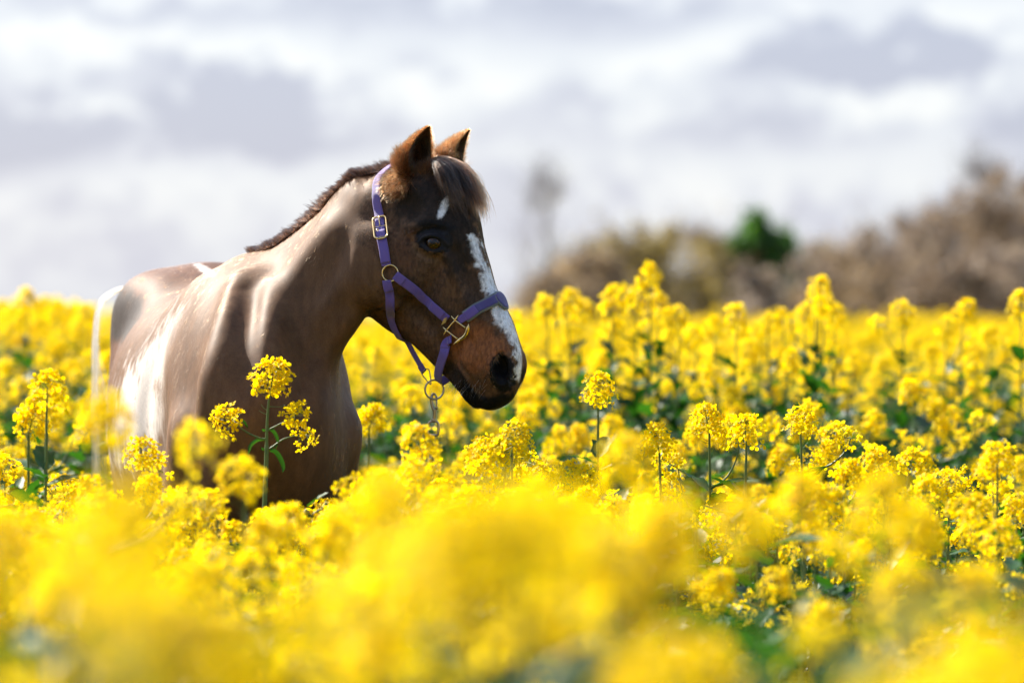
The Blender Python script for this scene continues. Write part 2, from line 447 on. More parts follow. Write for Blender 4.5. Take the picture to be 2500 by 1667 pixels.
# ---- head: (dorsal px, ventral px, half width)
HS = [((985, 412), (890, 560), 0.064), ((1040, 412), (878, 630), 0.080), ((1100, 436), (872, 695), 0.088), ((1140, 492), (884, 748), 0.092), ((1162, 552), (915, 774), 0.090),
      ((1183, 618), (960, 795), 0.079), ((1204, 690), (1004, 824), 0.067), ((1228, 745), (1044, 862), 0.059), ((1249, 790), (1076, 890), 0.054), ((1262, 836), (1100, 908), 0.053),
      ((1264, 872), (1108, 910), 0.050), ((1253, 896), (1130, 920), 0.042), ((1234, 906), (1164, 922), 0.029)]
hc, ha, hb, hn = [], [], [], []
for T, Bm, w in HS:
    h1, z1 = hpx(*T); h2, z2 = hpx(*Bm)
    c = ((h1 + h2) / 2, (z1 + z2) / 2); n = np.array([h1 - h2, z1 - z2]); L = np.linalg.norm(n) / 2; n = n / (2 * L)
    # undo the widening of the outline by the lateral thickness
    E2 = (L * n[0] * math.cos(YAW)) ** 2 + (L * n[1]) ** 2 - (w * math.sin(YAW) * n[0]) ** 2
    b = math.sqrt(max(E2, 1e-5) / ((n[0] * math.cos(YAW)) ** 2 + n[1] ** 2))
    hc.append(HP(c[0], 0, c[1])); ha.append(w); hb.append(b); hn.append(n[0] * HD + n[1] * UPZ)
def hp2(px, py, lat):
    "point of the head seen at (px,py) at lateral offset lat (negative = near side)"
    a = (px - 1250.0) / FL
    X0 = H0[0] + lat * HL[0]; Y0 = H0[1] + lat * HL[1]
    h = (a * Y0 - X0) / (HD[0] - a * HD[1]); Y = Y0 + h * HD[1]
    return H0 + h * HD + lat * HL + UPZ * (CZ - (py - CY) / FL * Y)
def mir(P):
    "mirror head points to the far side"
    P = np.asarray(P, float); d = (P - H0) @ HL
    return P - 2 * d[..., None] * HL
PR.append(Prim(hc, HL, ha, hn, hb, 0.022, res=6, p=2.35, c=[0.04] + [0.09] * 11 + [0.02]))
BOTH = (0, 1)
NCUR = len(PR)
sell(945, 650, -.030, (0.036, 0.105, 0.080), 0.03, ang=R(62), sides=BOTH)            # cheek (masseter)
sell(1211, 890, -.023, (0.030, 0.050, 0.036), 0.03, ang=R(80), sides=BOTH)           # muzzle flare
sell(1150, 882, -.024, (0.028, 0.050, 0.040), 0.03, ang=R(55), sides=BOTH)           # upper lip side
C_ = hp2(1138, 922, 0); PR.append(Prim([C_], HL, 0.036, norm(HD * math.cos(R(40)) - UPZ * math.sin(R(40))), 0.024, 0.022, c=0.026))   # chin
C_ = hp2(1210, 898, 0); PR.append(Prim([C_], HL, 0.040, norm(HD * math.cos(R(25)) + UPZ * math.sin(R(25))), 0.036, 0.025, c=0.026))   # upper lip front
NCUR = len(PR)
scap([(1092, 628, -.004), (1120, 690, -.003), (1132, 740, -.004)], [0.009, 0.008, 0.006], 0.018, sides=BOTH, A=HL)        # facial crest
scap([(1002, 552, -.015), (1045, 538, -.014), (1086, 550, -.014), (1104, 585, -.013)], [0.013, 0.016, 0.016, 0.012], 0.03, sides=BOTH, A=HL)  # brow
sell(1000, 500, .006, (0.014, 0.032, 0.022), 0.03, 's', ang=R(60), sides=BOTH)       # hollow above the eye
scap([(968, 720, .004), (1010, 756, .002), (1050, 798, .004)], [0.008, 0.010, 0.009], 0.03, 's', sides=BOTH, A=HL)         # below the cheek
scap([(1070, 650, .006), (1052, 705, .004), (1036, 745, .004)], [0.008, 0.009, 0.008], 0.03, 's', sides=BOTH, A=HL)        # under the crest
sell(1158, 690, .006, (0.009, 0.05, 0.020), 0.03, 's', ang=R(70), sides=BOTH)        # nasal slope
sell(1054, 592, -.010, (0.020, 0.033, 0.025), 0.014, ang=R(20), sides=BOTH)          # lids swell round the ball
NCUR = len(PR)
EP, EN = surf([(1055, 593)], NCUR)
EYE = EP[0] - EN[0] * 0.0205
sell(1056, 594, -.002, (0.013, 0.0255, 0.0115), 0.004, 's', ang=R(16), sides=BOTH)    # opening
scap([(1024, 592, -.001), (1036, 580, .001), (1056, 576, .0025), (1077, 582, .001), (1092, 598, -.001)], [0.003, 0.0042, 0.005, 0.004, 0.003], 0.005, sides=BOTH, A=HL)  # upper lid
scap([(1028, 600, -.001), (1042, 611, .000), (1062, 616, .000), (1084, 610, -.001)], [0.0026, 0.0032, 0.0035, 0.003], 0.005, sides=BOTH, A=HL)  # lower lid
scap([(1016, 572, .001), (1048, 558, .001), (1086, 563, .001)], [0.003, 0.0035, 0.003], 0.010, 's', sides=BOTH, A=HL)      # crease over the lid
scap([(1018, 612, .002), (1045, 630, .001), (1080, 632, .002)], [0.002, 0.003, 0.002], 0.010, 's', sides=BOTH, A=HL)       # crease under the lid
scap([(1203, 872, -.001), (1197, 900, .001), (1203, 935, -.001)], [0.005, 0.008, 0.005], 0.010, sides=BOTH, A=HL)        # rear rim
scap([(1246, 868, -.004), (1250, 895, -.003), (1244, 925, -.004)], [0.006, 0.008, 0.006], 0.010, sides=BOTH, A=HL)         # front rim
scap([(1224, 868, .001), (1223, 894, -.005), (1226, 926, -.001)], [0.009, 0.017, 0.012], 0.006, 's', sides=BOTH, A=HL)     # nostril hole
sell(1225, 896, -.014, (0.026, 0.027, 0.014), 0.006, 's', ang=R(85), sides=BOTH)
scap([(1116, 880, .001), (1138, 912, -.001), (1158, 940, -.001), (1176, 966, -.001)], [0.003, 0.0045, 0.005, 0.005], 0.010, 's', sides=BOTH, A=HL)  # mouth line
scap([(1102, 880, .006), (1098, 905, .006)], [0.010, 0.012], 0.025, 's', sides=BOTH, A=HL)
scap([(1080, 835, .004), (1112, 856, .004)], [0.007, 0.007], 0.03, 's', sides=BOTH, A=HL)
scap([(1150, 830, .002), (1165, 860, .001), (1172, 890, .002)], [0.003, 0.003, 0.003], 0.012, 's', sides=BOTH, A=HL)       # muzzle crease

LO = np.array([p.lo for p in PR]); HI = np.array([p.hi for p in PR])
def sdf_chunks(P, n=60000):
    # sort spatially so that culling works
    key = np.floor(P / 0.12).astype(int); o = np.lexsort((key[:, 2], key[:, 1], key[:, 0]))
    r = np.empty(len(P))
    for i in range(0, len(P), 3000):
        j = o[i:i + 3000]; r[j] = sdf(P[j])
    return r

def grad(P, e=0.002):
    g = np.stack([sdf_chunks(P + np.eye(3)[i] * e) - sdf_chunks(P - np.eye(3)[i] * e) for i in range(3)], 1)
    return norm(g)

def polygonise(vox):
    import openvdb
    lo = LO.min(0); hi = HI.max(0); lo[2] = max(lo[2], -0.02)
    bs = 12
    nb = np.ceil((hi - lo) / (vox * bs)).astype(int)
    dims = nb * bs
    arr = np.full(dims, 0.05, dtype=np.float32)
    half = vox * bs / 2
    g = np.stack(np.meshgrid(*[np.arange(bs)] * 3, indexing='ij'), -1).reshape(-1, 3)
    ctr = np.stack(np.meshgrid(*[np.arange(n) for n in nb], indexing='ij'), -1).reshape(-1, 3)
    cd = sdf_chunks(lo + (ctr * bs + bs / 2) * vox)
    for (bi, d) in zip(ctr, cd):
        if d > half * 2.4: continue
        if d < -half * 2.4:
            arr[bi[0] * bs:(bi[0] + 1) * bs, bi[1] * bs:(bi[1] + 1) * bs, bi[2] * bs:(bi[2] + 1) * bs] = -0.05
            continue
        P = lo + (bi * bs + g) * vox
        arr[bi[0] * bs:(bi[0] + 1) * bs, bi[1] * bs:(bi[1] + 1) * bs, bi[2] * bs:(bi[2] + 1) * bs] = sdf(P).reshape(bs, bs, bs)
    arr = np.clip(arr, -0.05, 0.05)
    gr = openvdb.FloatGrid(0.05); gr.copyFromArray(arr)
    gr.transform = openvdb.createLinearTransform(voxelSize=1.0)
    pts, quads = gr.convertToQuads(isovalue=0.0)
    return lo + np.asarray(pts, float) * vox, np.asarray(quads)[:, ::-1]

import time as _t
_t0 = _t.time()
HV, HQ = polygonise(0.0075)
print('sdf mesh', len(HV), len(HQ), round(_t.time() - _t0, 1))
HM = np_mesh('horse_skin', HV, HQ, [])
bm = bmesh.new(); bm.from_mesh(HM)
bmesh.ops.remove_doubles(bm, verts=bm.verts, dist=0.0004)
hz_min = 1.05
def in_head(c):
    return c.x > W(865, 0, 9.4)[0] and c.z > 1.05
sel = [f for f in bm.faces if in_head(f.calc_center_median())]
eds = list({e for f in sel for e in f.edges})
bmesh.ops.subdivide_edges(bm, edges=eds, cuts=1, use_grid_fill=True)
# once more round the eye and the nostril
spots = [(EYE, 0.045), (hp2(1228, 900, -0.06), 0.055)]
sel = [f for f in bm.faces if any((np.linalg.norm(np.array(f.calc_center_median()) - c) < r) for c, r in spots)]
eds = list({e for f in sel for e in f.edges})
bmesh.ops.subdivide_edges(bm, edges=eds, cuts=1, use_grid_fill=True)
bm.to_mesh(HM); bm.free()
V = np.empty(len(HM.vertices) * 3, dtype=np.float32); HM.vertices.foreach_get('co', V); V = V.reshape(-1, 3).astype(float)
fine = (V[:, 0] > W(850, 0, 9.4)[0]) & (V[:, 2] > 1.03)
for it in range(2):
    Q = V[fine]; d = sdf_chunks(Q); g = grad(Q)
    V[fine] = Q - np.clip(d, -0.006, 0.006)[:, None] * g * 0.9
# relax the trunk and neck
E_ = np.empty(len(HM.edges) * 2, dtype=np.int32); HM.edges.foreach_get('vertices', E_); E_ = E_.reshape(-1, 2)
wgt = np.clip((W(905, 0, 9.35)[0] - V[:, 0]) / 0.05, 0, 1); wgt = np.where(V[:, 2] < 1.08, 1.0, wgt) * np.clip((V[:, 2] - 0.60) / 0.2, 0.06, 1)
deg = np.zeros(len(V)); np.add.at(deg, E_[:, 0], 1); np.add.at(deg, E_[:, 1], 1)
for it in range(34):
    S_ = np.stack([np.bincount(E_[:, 0], V[E_[:, 1], c], len(V)) + np.bincount(E_[:, 1], V[E_[:, 0], c], len(V)) for c in range(3)], 1) / deg[:, None]
    f = 0.5
    V += (S_ - V) * (wgt * f)[:, None]
HM.vertices.foreach_set('co', V.astype(np.float32).ravel())
HM.polygons.foreach_set('use_smooth', np.ones(len(HM.polygons), dtype=bool)); HM.update()

# ---- ears: cupped shells, grown out of the poll
def ear(base, tip, opening, roll=0.0, scale=1.0, bend=0.0):
    base, tip = np.asarray(base), np.asarray(tip)
    ax = norm(tip - base); L = np.linalg.norm(tip - base)
    o = norm(np.asarray(opening, float) - ax * np.dot(opening, ax)); sd_ = np.cross(ax, o)
    n, m = 26, 25
    tt = np.linspace(0, 1, n)
    wd_ = np.interp(tt, [0, .15, .35, .55, .75, .9, .97, 1], [.045, .046, .041, .0315, .0195, .0085, .0035, .0006]) * scale
    opn = np.interp(tt, [0, .2, .5, 1], [165, 140, 112, 80])
    V, F = [], []
    for lay in (0, 1):
        for i in range(n):
            c = base + ax * L * tt[i] + o * (bend * math.sin(tt[i] * math.pi) + 0.006 * tt[i] ** 2)
            for j in range(m):
                ph = R(opn[i]) * (j / (m - 1) * 2 - 1)
                r = wd_[i] - (0.0035 * min(1, wd_[i] / .01) if lay else 0)
                edge = 1 + 0.10 * (abs(ph) / R(opn[i])) ** 6
                V.append(c + sd_ * (r * 0.92 * math.sin(ph) * edge) - o * (r * 0.95 * math.cos(ph) * (1.0 if abs(ph) < 1.57 else 0.8)))
    N_ = n * m
    for i in range(n - 1):
        for j in range(m - 1):
            a_ = i * m + j
            F.append((a_, a_ + m, a_ + m + 1, a_ + 1)); F.append((N_ + a_, N_ + a_ + 1, N_ + a_ + m + 1, N_ + a_ + m))
        for j in (0, m - 1):
            a_ = i * m + j
            q = (a_, N_ + a_, N_ + a_ + m, a_ + m)
            F.append(q if j == 0 else q[::-1])
    i = n - 1
    for j in range(m - 1):
        a_ = i * m + j; F.append((a_, a_ + N_, a_ + N_ + 1, a_ + 1))
    return np.array(V), F, np.array([0] * N_ + [1] * N_)
EAR = []
EAR.append(ear(W(1000, 428, 9.34), W(1046, 306, 9.31), (0.62, -0.78, 0.10), scale=1.02, bend=-0.004))
EAR.append(ear(W(1086, 428, 9.46), W(1144, 314, 9.47), (0.93, -0.30, 0.10), scale=1.0, bend=-0.004))
bm = bmesh.new(); bm.from_mesh(HM)
for ev, ef, el in EAR:
    vs = [bm.verts.new(v) for v in ev]
    for f in ef:
        try: bm.faces.new([vs[i] for i in f]).smooth = True
        except ValueError: pass
bm.to_mesh(HM); bm.free()
HM.update()
print('relaxed', len(HM.vertices), round(_t.time() - _t0, 1))
# ================================================================== coat colour and hair
rng = np.random.default_rng(7)
def vnoise(P, sc, seed=0):
    "cheap smooth value noise, about -1..1"
    P = np.asarray(P) * sc + seed * 17.31
    i = np.floor(P).astype(np.int64); f = P - i; f = f * f * (3 - 2 * f)
    def h(a):
        n = (a[:, 0] * 73856093) ^ (a[:, 1] * 19349663) ^ (a[:, 2] * 83492791) ^ (seed * 2654435)
        n = (n ^ (n >> 13)) * 1274126177 & 0x7fffffff
        return n / 0x7fffffff * 2 - 1
    r = 0
    for dx in (0, 1):
        for dy in (0, 1):
            for dz in (0, 1):
                w = (f[:, 0] if dx else 1 - f[:, 0]) * (f[:, 1] if dy else 1 - f[:, 1]) * (f[:, 2] if dz else 1 - f[:, 2])
                r = r + w * h(i + np.array([dx, dy, dz]))
    return r
def fold(P):
    "photo pixel of a head point, the far side folded onto the near one; and the signed lateral offset"
    lat = (P - H0) @ HL
    Q = P - np.maximum(lat, 0)[:, None] * 2 * HL
    return 1250 + Q[:, 0] / Q[:, 1] * FL, CY - (Q[:, 2] - CZ) / Q[:, 1] * FL, lat
def sm(x): x = np.clip(x, 0, 1); return x * x * (3 - 2 * x)

C_BODY = np.array([0.128, 0.064, 0.030]); C_DARK = np.array([0.022, 0.014, 0.010]); C_BROWN = np.array([0.105, 0.054, 0.028])
C_RUST = np.array([0.24, 0.085, 0.028]); C_WHITE = np.array([0.78, 0.75, 0.73]); C_BLACK = np.array([0.008, 0.007, 0.008])
HEADX = W(868, 0, 9.35)[0]
def headmask(P, px, py):
    # head: right of the jaw line
    jaw = np.interp(py, [380, 430, 500, 560, 620, 680, 735, 780], [935, 905, 880, 868, 862, 862, 872, 905])
    return sm((px - jaw) / 14 + 0.5) * (P[:, 2] > 1.02) * (np.abs((P - H0) @ HL) < 0.135)
def coat(P):
    px, py, lat = fold(P)
    n1 = vnoise(P, 60, 1); n2 = vnoise(P, 170, 2); n3 = vnoise(P, 14, 3)
    c = np.tile(C_BODY, (len(P), 1)) * (1 + 0.13 * n3 + 0.07 * n1)[:, None]
    # darker lower neck front and chest centre line, warmer rump
    q = P - BF; s_ = q @ BD; l_ = q @ BR
    rump = sm((s_ - 0.75) / 0.4)
    c = c * (1 + rump[:, None] * np.array([-0.22, -0.40, -0.46]))
    st1 = vnoise(P * np.array([1, 1, 0.22]), 75, 21) + 0.7 * vnoise(P * np.array([1, 1, 0.3]), 190, 22)
    c = c * (1 + 0.20 * st1)[:, None]
    hm = headmask(P, px, py)
    # white patches of the trunk with the flank's sun glare painted in, edges broken along the lie of the hair
    bx = 1250 + P[:, 0] / P[:, 1] * FL; by = CY - (P[:, 2] - CZ) / P[:, 1] * FL
    nb = 0.30 * vnoise(P * np.array([1, 1, 0.3]), 90, 12) + 0.25 * n3 + 0.12 * n2
    def patch(x, y, rx, ry, ang, e=1.1, sf=0.45):
        a = R(ang); u = (bx - x) * math.cos(a) + (by - y) * math.sin(a); v = -(bx - x) * math.sin(a) + (by - y) * math.cos(a)
        return sm((e - np.sqrt((u / rx) ** 2 + (v / ry) ** 2) - nb) / sf)
    wp_ = np.maximum.reduce([patch(415, 862, 205, 62, -52, 1.1, 0.9), patch(335, 1020, 85, 140, 6, 1.1, 0.7), patch(505, 662, 34, 10, 28) * 0.8]) * (l_ > -0.05) * sm((s_ - 0.30) / 0.20)
    dk = sm((1.15 - np.sqrt(((bx - 296) / 58) ** 2 + ((by - 765) / 75) ** 2) - 0.5 * nb) / 0.5) * (s_ > 0.95)  # dark hip patch, includes the shade on the thigh painted into the coat
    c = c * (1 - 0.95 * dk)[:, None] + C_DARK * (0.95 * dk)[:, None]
    c = c * (1 - 0.85 * wp_)[:, None] + np.array([0.70, 0.63, 0.57]) * (0.85 * wp_)[:, None]
    def put(col_, m):
        nonlocal c
        m = np.clip(m, 0, 1)[:, None]; c = c * (1 - m) + col_ * m
    head = np.tile(C_BROWN, (len(P), 1)) * (1 + 0.22 * n1)[:, None]
    def blob(x, y, rx, ry, ang=0, nz=0.25):
        a = R(ang); u = (px - x) * math.cos(a) + (py - y) * math.sin(a); v = -(px - x) * math.sin(a) + (py - y) * math.cos(a)
        return np.sqrt((u / rx) ** 2 + (v / ry) ** 2) + nz * n1 + 0.12 * n2
    c_ = c; c = head
    put(C_DARK, sm((1.35 - blob(1060, 500, 125, 75, 10)) / 0.7) * 0.95)      # dark forehead and temple
    put(C_DARK, sm((1.2 - blob(1120, 590, 50, 80, 0)) / 0.4) * 0.9)
    put(C_BODY * 0.75, sm((1.2 - blob(905, 650, 45, 95, -15)) / 0.5) * 0.75)      # cheek plate
    put(np.array([0.10, 0.044, 0.020]), sm((1.3 - blob(985, 610, 40, 60, 20)) / 0.9) * 0.8)
    put(C_DARK * 1.8, sm((1.2 - blob(1040, 740, 110, 60, 40)) / 0.8) * 0.5)
    put(C_DARK * 1.5, sm((1.2 - blob(1150, 720, 40, 60, 0)) / 0.6) * 0.6)
    put(np.array([0.20, 0.105, 0.055]), sm((1.2 - blob(1130, 712, 7, 20, 20, 0.5)) / 0.7) * 0.5)
    put(C_RUST, sm((1.25 - blob(1165, 848, 78, 62, 30, 0.2)) / 0.6))                    # muzzle
    put(C_RUST * 1.15, sm((1.1 - blob(1130, 860, 22, 40, -30)) / 0.4) * 0.8)
    put(C_BLACK, sm((1.08 - blob(1226, 910, 33, 50, -8, 0.08)) / 0.15))              # nostril
    put(C_BLACK, sm((py - np.interp(px, [1090, 1118, 1140, 1160, 1180, 1240, 1300], [965, 892, 928, 950, 960, 958, 932]) + 5 * n1) / 10) * (px > 1095))   # lips
    put(C_DARK * 1.5, sm((1.2 - blob(1108, 915, 16, 36, -25)) / 0.4) * 0.9)
    ring = blob(1056, 593, 56, 36, 12, 0.05)
    put(np.array([0.13, 0.070, 0.035]), sm((1.15 - blob(1044, 612, 44, 26, 22, 0.1)) / 0.3) * 0.85)
    put(C_BLACK * 1.8, sm((1.1 - blob(1060, 585, 46, 33, 8, 0.03)) / 0.15))
    put(C_BLACK * 1.2, sm((1.1 - blob(1070, 552, 50, 16, 8, 0.08)) / 0.3))
    wide = np.interp(py, [560, 575, 600, 640, 690, 718, 765, 790, 815, 850, 890, 925, 935], [1160, 1136, 1146, 1162, 1172, 1184, 1196, 1212, 1234, 1250, 1254, 1250, 1262])
    bl = sm((px - wide + 10 * n1 + 8 * n2) / 12) * (lat < 0) + (lat >= 0) * sm((0.012 - lat + 0.003 * n1) / 0.004)
    bl = bl * sm((np.interp(py, [570, 640, 690, 700], [1160, 1190, 1222, 1400]) - px + 6 * n1 + 5 * n2) / 8)
    bl = bl * sm((py - 560 + 14 * n1) / 20) * sm((938 - py + 6 * n1) / 14) * ((lat > -0.06))
    put(C_WHITE, bl)
    st = blob(1080, 512, 9, 24, 22, 0.35)
    put(C_WHITE, sm((1.25 - st) / 0.4))
    hs = vnoise(P * np.array([1.0, 1.0, 0.35]), 230, 31) + 0.8 * vnoise(P * np.array([1.0, 1.0, 0.4]), 420, 32)
    c = c * (1 + 0.42 * hs)[:, None]
    h = c; c = c_
    c = c * (1 - hm)[:, None] + h * hm[:, None]
    # ears: rusty outside
    ea = sm((440 - py) / 30) * sm((px - 950) / 12)
    earc = np.array([0.10, 0.042, 0.018]) * (1 + 0.3 * n1)[:, None]
    c = c * (1 - ea)[:, None] + earc * ea[:, None]
    # dark points: lower legs, dark mane root line
    lg = sm((0.62 - P[:, 2]) / 0.15)
    c = c * (1 - lg)[:, None] + C_DARK * lg[:, None]
    return np.clip(c, 0.003, 0.9), hm, ea, lat, px, py

nv = len(HM.vertices)
HC = np.empty(nv * 3, dtype=np.float32); HM.vertices.foreach_get('co', HC); HC = HC.reshape(-1, 3).astype(float)
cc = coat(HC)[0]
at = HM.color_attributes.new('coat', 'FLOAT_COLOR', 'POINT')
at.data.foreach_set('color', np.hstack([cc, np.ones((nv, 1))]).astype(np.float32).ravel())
m_skin, nt, bs = material('horse_coat')
an = nd(nt.nodes, 'ShaderNodeAttribute', attribute_name='coat')
tc = nd(nt.nodes, 'ShaderNodeTexCoord')
mp = nd(nt.nodes, 'ShaderNodeMapping'); mp.inputs['Scale'].default_value = (1, 1, 0.35); nt.links.new(tc.outputs['Object'], mp.inputs[0])
nz = nd(nt.nodes, 'ShaderNodeTexNoise'); nz.inputs['Scale'].default_value = 420; nz.inputs['Detail'].default_value = 3; nt.links.new(mp.outputs[0], nz.inputs['Vector'])
v = mathn(nt, 'MULTIPLY_ADD', nz.outputs['Fac'], 0.7, 0.65)
sc_ = nt.nodes.new('ShaderNodeVectorMath'); sc_.operation = 'SCALE'; nt.links.new(an.outputs['Color'], sc_.inputs[0]); nt.links.new(v, sc_.inputs['Scale'])
nt.links.new(sc_.outputs[0], bs.inputs['Base Color'])
bs.inputs['Roughness'].default_value = 0.6; bs.inputs['Specular IOR Level'].default_value = 0.15
bs.inputs['Sheen Weight'].default_value = 0.0; bs.inputs['Sheen Roughness'].default_value = 0.35
bp = nd(nt.nodes, 'ShaderNodeBump'); bp.inputs['Strength'].default_value = 0.04; bp.inputs['Distance'].default_value = 0.001
nt.links.new(nz.outputs['Fac'], bp.inputs['Height']); nt.links.new(bp.outputs[0], bs.inputs['Normal'])
HM.materials.clear(); HM.materials.append(m_skin)
horse = link_mesh('horse', HM)
try: horse.cycles.shadow_terminator_geometry_offset = 0.25; horse.cycles.shadow_terminator_offset = 0.15
except Exception: pass
tag(horse, 'brown horse with a white blaze standing in the flowering crop with its head turned', 'horse')

# ---- hair material: colour per strand
def hair_mat(name, rough=0.35, rad=0.5, coat_=0.0, melanin=None):
    m = bpy.data.materials.new(name); m.use_nodes = True; nt = m.node_tree; nt.nodes.clear()
    o = nd(nt.nodes, 'ShaderNodeOutputMaterial')
    h = nd(nt.nodes, 'ShaderNodeBsdfHairPrincipled'); h.model = 'CHIANG'; h.parametrization = 'COLOR'
    a = nd(nt.nodes, 'ShaderNodeAttribute', attribute_name='strand')
    nt.links.new(a.outputs['Color'], h.inputs['Color'])
    h.inputs['Roughness'].default_value = rough; h.inputs['Radial Roughness'].default_value = rad
    h.inputs['Random Roughness'].default_value = 0.2; h.inputs['IOR'].default_value = 1.42
    nt.links.new(h.outputs[0], o.inputs['Surface'])
    return m
m_fur = hair_mat('short_coat_hair', 0.42, 0.7)
m_fur.node_tree.nodes['Principled Hair BSDF'].inputs['IOR'].default_value = 1.2
m_hair = hair_mat('long_hair', 0.28, 0.45)

def curves_obj(name, pts, rad, colr, mat, parent, tip=0.15):
    "pts (n, k, 3), rad (n,), colr (n,3)"
    n, k, _ = pts.shape
    cu = bpy.data.hair_curves.new(name)
    cu.add_curves([k] * n)
    cu.attributes['position'].data.foreach_set('vector', pts.astype(np.float32).ravel())
    ra = cu.attributes.get('radius') or cu.attributes.new('radius', 'FLOAT', 'POINT')
    prof = np.linspace(1, 0, k) ** 0.6 * (1 - tip) + tip
    ra.data.foreach_set('value', (rad[:, None] * prof[None]).astype(np.float32).ravel())
    ca = cu.attributes.new('strand', 'FLOAT_COLOR', 'CURVE')
    ca.data.foreach_set('color', np.hstack([colr, np.ones((n, 1))]).astype(np.float32).ravel())
    cu.materials.append(mat)
    o = bpy.data.objects.new(name, cu); col.objects.link(o); o.parent = parent
    return o

def sample_surface(density_fn, n):
    HM.calc_loop_triangles()
    T = np.empty(len(HM.loop_triangles) * 3, dtype=np.int32); HM.loop_triangles.foreach_get('vertices', T); T = T.reshape(-1, 3)
    a, b, c = HC[T[:, 0]], HC[T[:, 1]], HC[T[:, 2]]
    cr = np.cross(b - a, c - a); ar = np.linalg.norm(cr, axis=1) / 2
    N = norm(cr)
    w = ar * density_fn((a + b + c) / 3, N); w /= w.sum()
    k = rng.choice(len(T), n, p=w)
    u = rng.random(n); v = rng.random(n); f = u + v > 1; u[f] = 1 - u[f]; v[f] = 1 - v[f]
    P = a[k] + (b - a)[k] * u[:, None] + (c - a)[k] * v[:, None]
    vn = np.empty(len(HM.vertices) * 3, dtype=np.float32); HM.vertices.foreach_get('normal', vn); vn = vn.reshape(-1, 3)
    Nn = norm(vn[T[k, 0]] * (1 - u - v)[:, None] + vn[T[k, 1]] * u[:, None] + vn[T[k, 2]] * v[:, None])
    return P, Nn

def density(P, N):
    px, py, lat = fold(P)
    hm = headmask(P, px, py)
    d = 1.0 + 2.2 * hm
    away = sm((norm(P - CAMP) * N).sum(1) * 4 - 1.4)
    d = d * (1 - 0.75 * away) * np.where(P[:, 2] < 0.75, 0.05, 1)
    q = P - BF; s_ = q @ BD
    return d * np.where(s_ > 0.55, 0.45, 1)
NF = 760000
FP, FN = sample_surface(density, NF)
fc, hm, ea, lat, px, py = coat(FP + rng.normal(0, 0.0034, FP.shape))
q = FP - BF; s_ = q @ BD
face = norm(np.array([0.25, -0.14, -0.95]))
flow = np.zeros_like(FP)
flow += (1 - hm)[:, None] * norm(np.array([-0.35, 0.25, -0.9]))            # neck and chest: down and back
bk = sm((s_ - 0.35) / 0.3) * (1 - hm)
flow = flow * (1 - bk)[:, None] + bk[:, None] * norm(BD + np.array([0, 0, -0.9]))
hd_ = np.tile(face, (NF, 1))
ck = sm((1080 - px) / 160)[:, None]
hd_ = hd_ * (1 - ck) + norm(np.array([-0.15, 0.1, -1.0])) * ck                # cheek
mz = sm((1.2 - np.hypot((px - 1180) / 75, (py - 860) / 70)) / 0.5)[:, None]
hd_ = hd_ * (1 - mz) + norm(np.array([0.35, -0.2, -0.9])) * mz
flow += hm[:, None] * hd_
flow = flow * (1 - ea)[:, None] + ea[:, None] * norm(np.array([-0.10, 0.0, 1.0]))
swirl = np.stack([vnoise(FP, 22, 5), vnoise(FP, 22, 6), vnoise(FP, 22, 8)], 1)
flow = norm(flow) + swirl * (0.12 + 0.16 * hm)[:, None] + rng.normal(0, 1, FP.shape) * (0.13 + 0.03 * hm)[:, None]
# keep eye and nostril bare
ey = np.hypot((px - 1056) / 46, (py - 590) / 28) < 1
nos = np.hypot((px - 1222) / 24, (py - 900) / 42) < 1
flow = norm(flow - (flow * FN).sum(1)[:, None] * FN)
under = hm * sm((-FN[:, 2] - 0.2) / 0.5)
Lf = 0.0065 + 0.004 * bk + hm * 0.0075 + under * 0.012 + ea * 0.008
Lf *= rng.uniform(0.6, 1.35, NF)
lift = 0.10 + 0.35 * hm + 0.35 * under + 0.45 * ea + rng.uniform(-.06, .12, NF) * (1 + 0.6 * hm) + (0.14 * vnoise(FP * np.array([1, 1, 0.4]), 120, 41) + 0.12 * vnoise(FP * np.array([1, 1, 0.45]), 60, 44)) * (1 - hm)
offs = sdf_chunks(FP)
keep = (np.abs(offs) < 0.007) & ~((ey | nos) & (FP[:, 2] > 1.1) & (hm > 0.5)) & (Lf > 0)
def strands(P, N, D, L, lift, k=4, curl=0.5):
    t = np.linspace(0, 1, k)[None, :, None]
    up = N[:, None] * lift[:, None, None] * (t - curl * t ** 2)
    return P[:, None] + L[:, None, None] * (D[:, None] * t + up)
PT = strands(FP + FN * (0.0002 - 0.0005 * hm)[:, None], FN, flow, Lf, lift)[keep]
jit = np.exp(rng.normal(0, 1, NF) * (0.42 + 0.08 * hm))[:, None]
grey = (rng.random(NF) < 0.05) & (hm > 0.5)
stk = vnoise(FP * np.array([1, 1, 0.30]), 200, 42) + 0.8 * vnoise(FP * np.array([1, 1, 0.35]), 95, 43)
fcol = np.clip(fc * jit * (1 + 0.58 * stk * (1 - hm))[:, None], 0.003, 0.92)
fcol[grey] = np.clip(fcol[grey] * 1.8 + 0.01, 0, 0.92)
curves_obj('coat_hair', PT, (0.00034 + 0.00006 * hm + 0.00010 * rng.random(NF))[keep], fcol[keep], m_fur, horse)

# ---- loose helper: push points out of the skin
def push_out(P, dmin):
    sh = P.shape; Q = P.reshape(-1, 3).copy()
    for _ in range(2):
        d = sdf_chunks(Q); m = d < dmin
        if not m.any(): break
        g = grad(Q[m]); Q[m] += g * (dmin - d[m])[:, None]
    return Q.reshape(sh)

def settle_(P, off=0.0, it=10):
    Q = np.array(P, float)
    for _ in range(it):
        d = sdf_chunks(Q); Q = Q - grad(Q, 0.004) * np.clip(d - off, -0.015, 0.015)[:, None]
    return Q

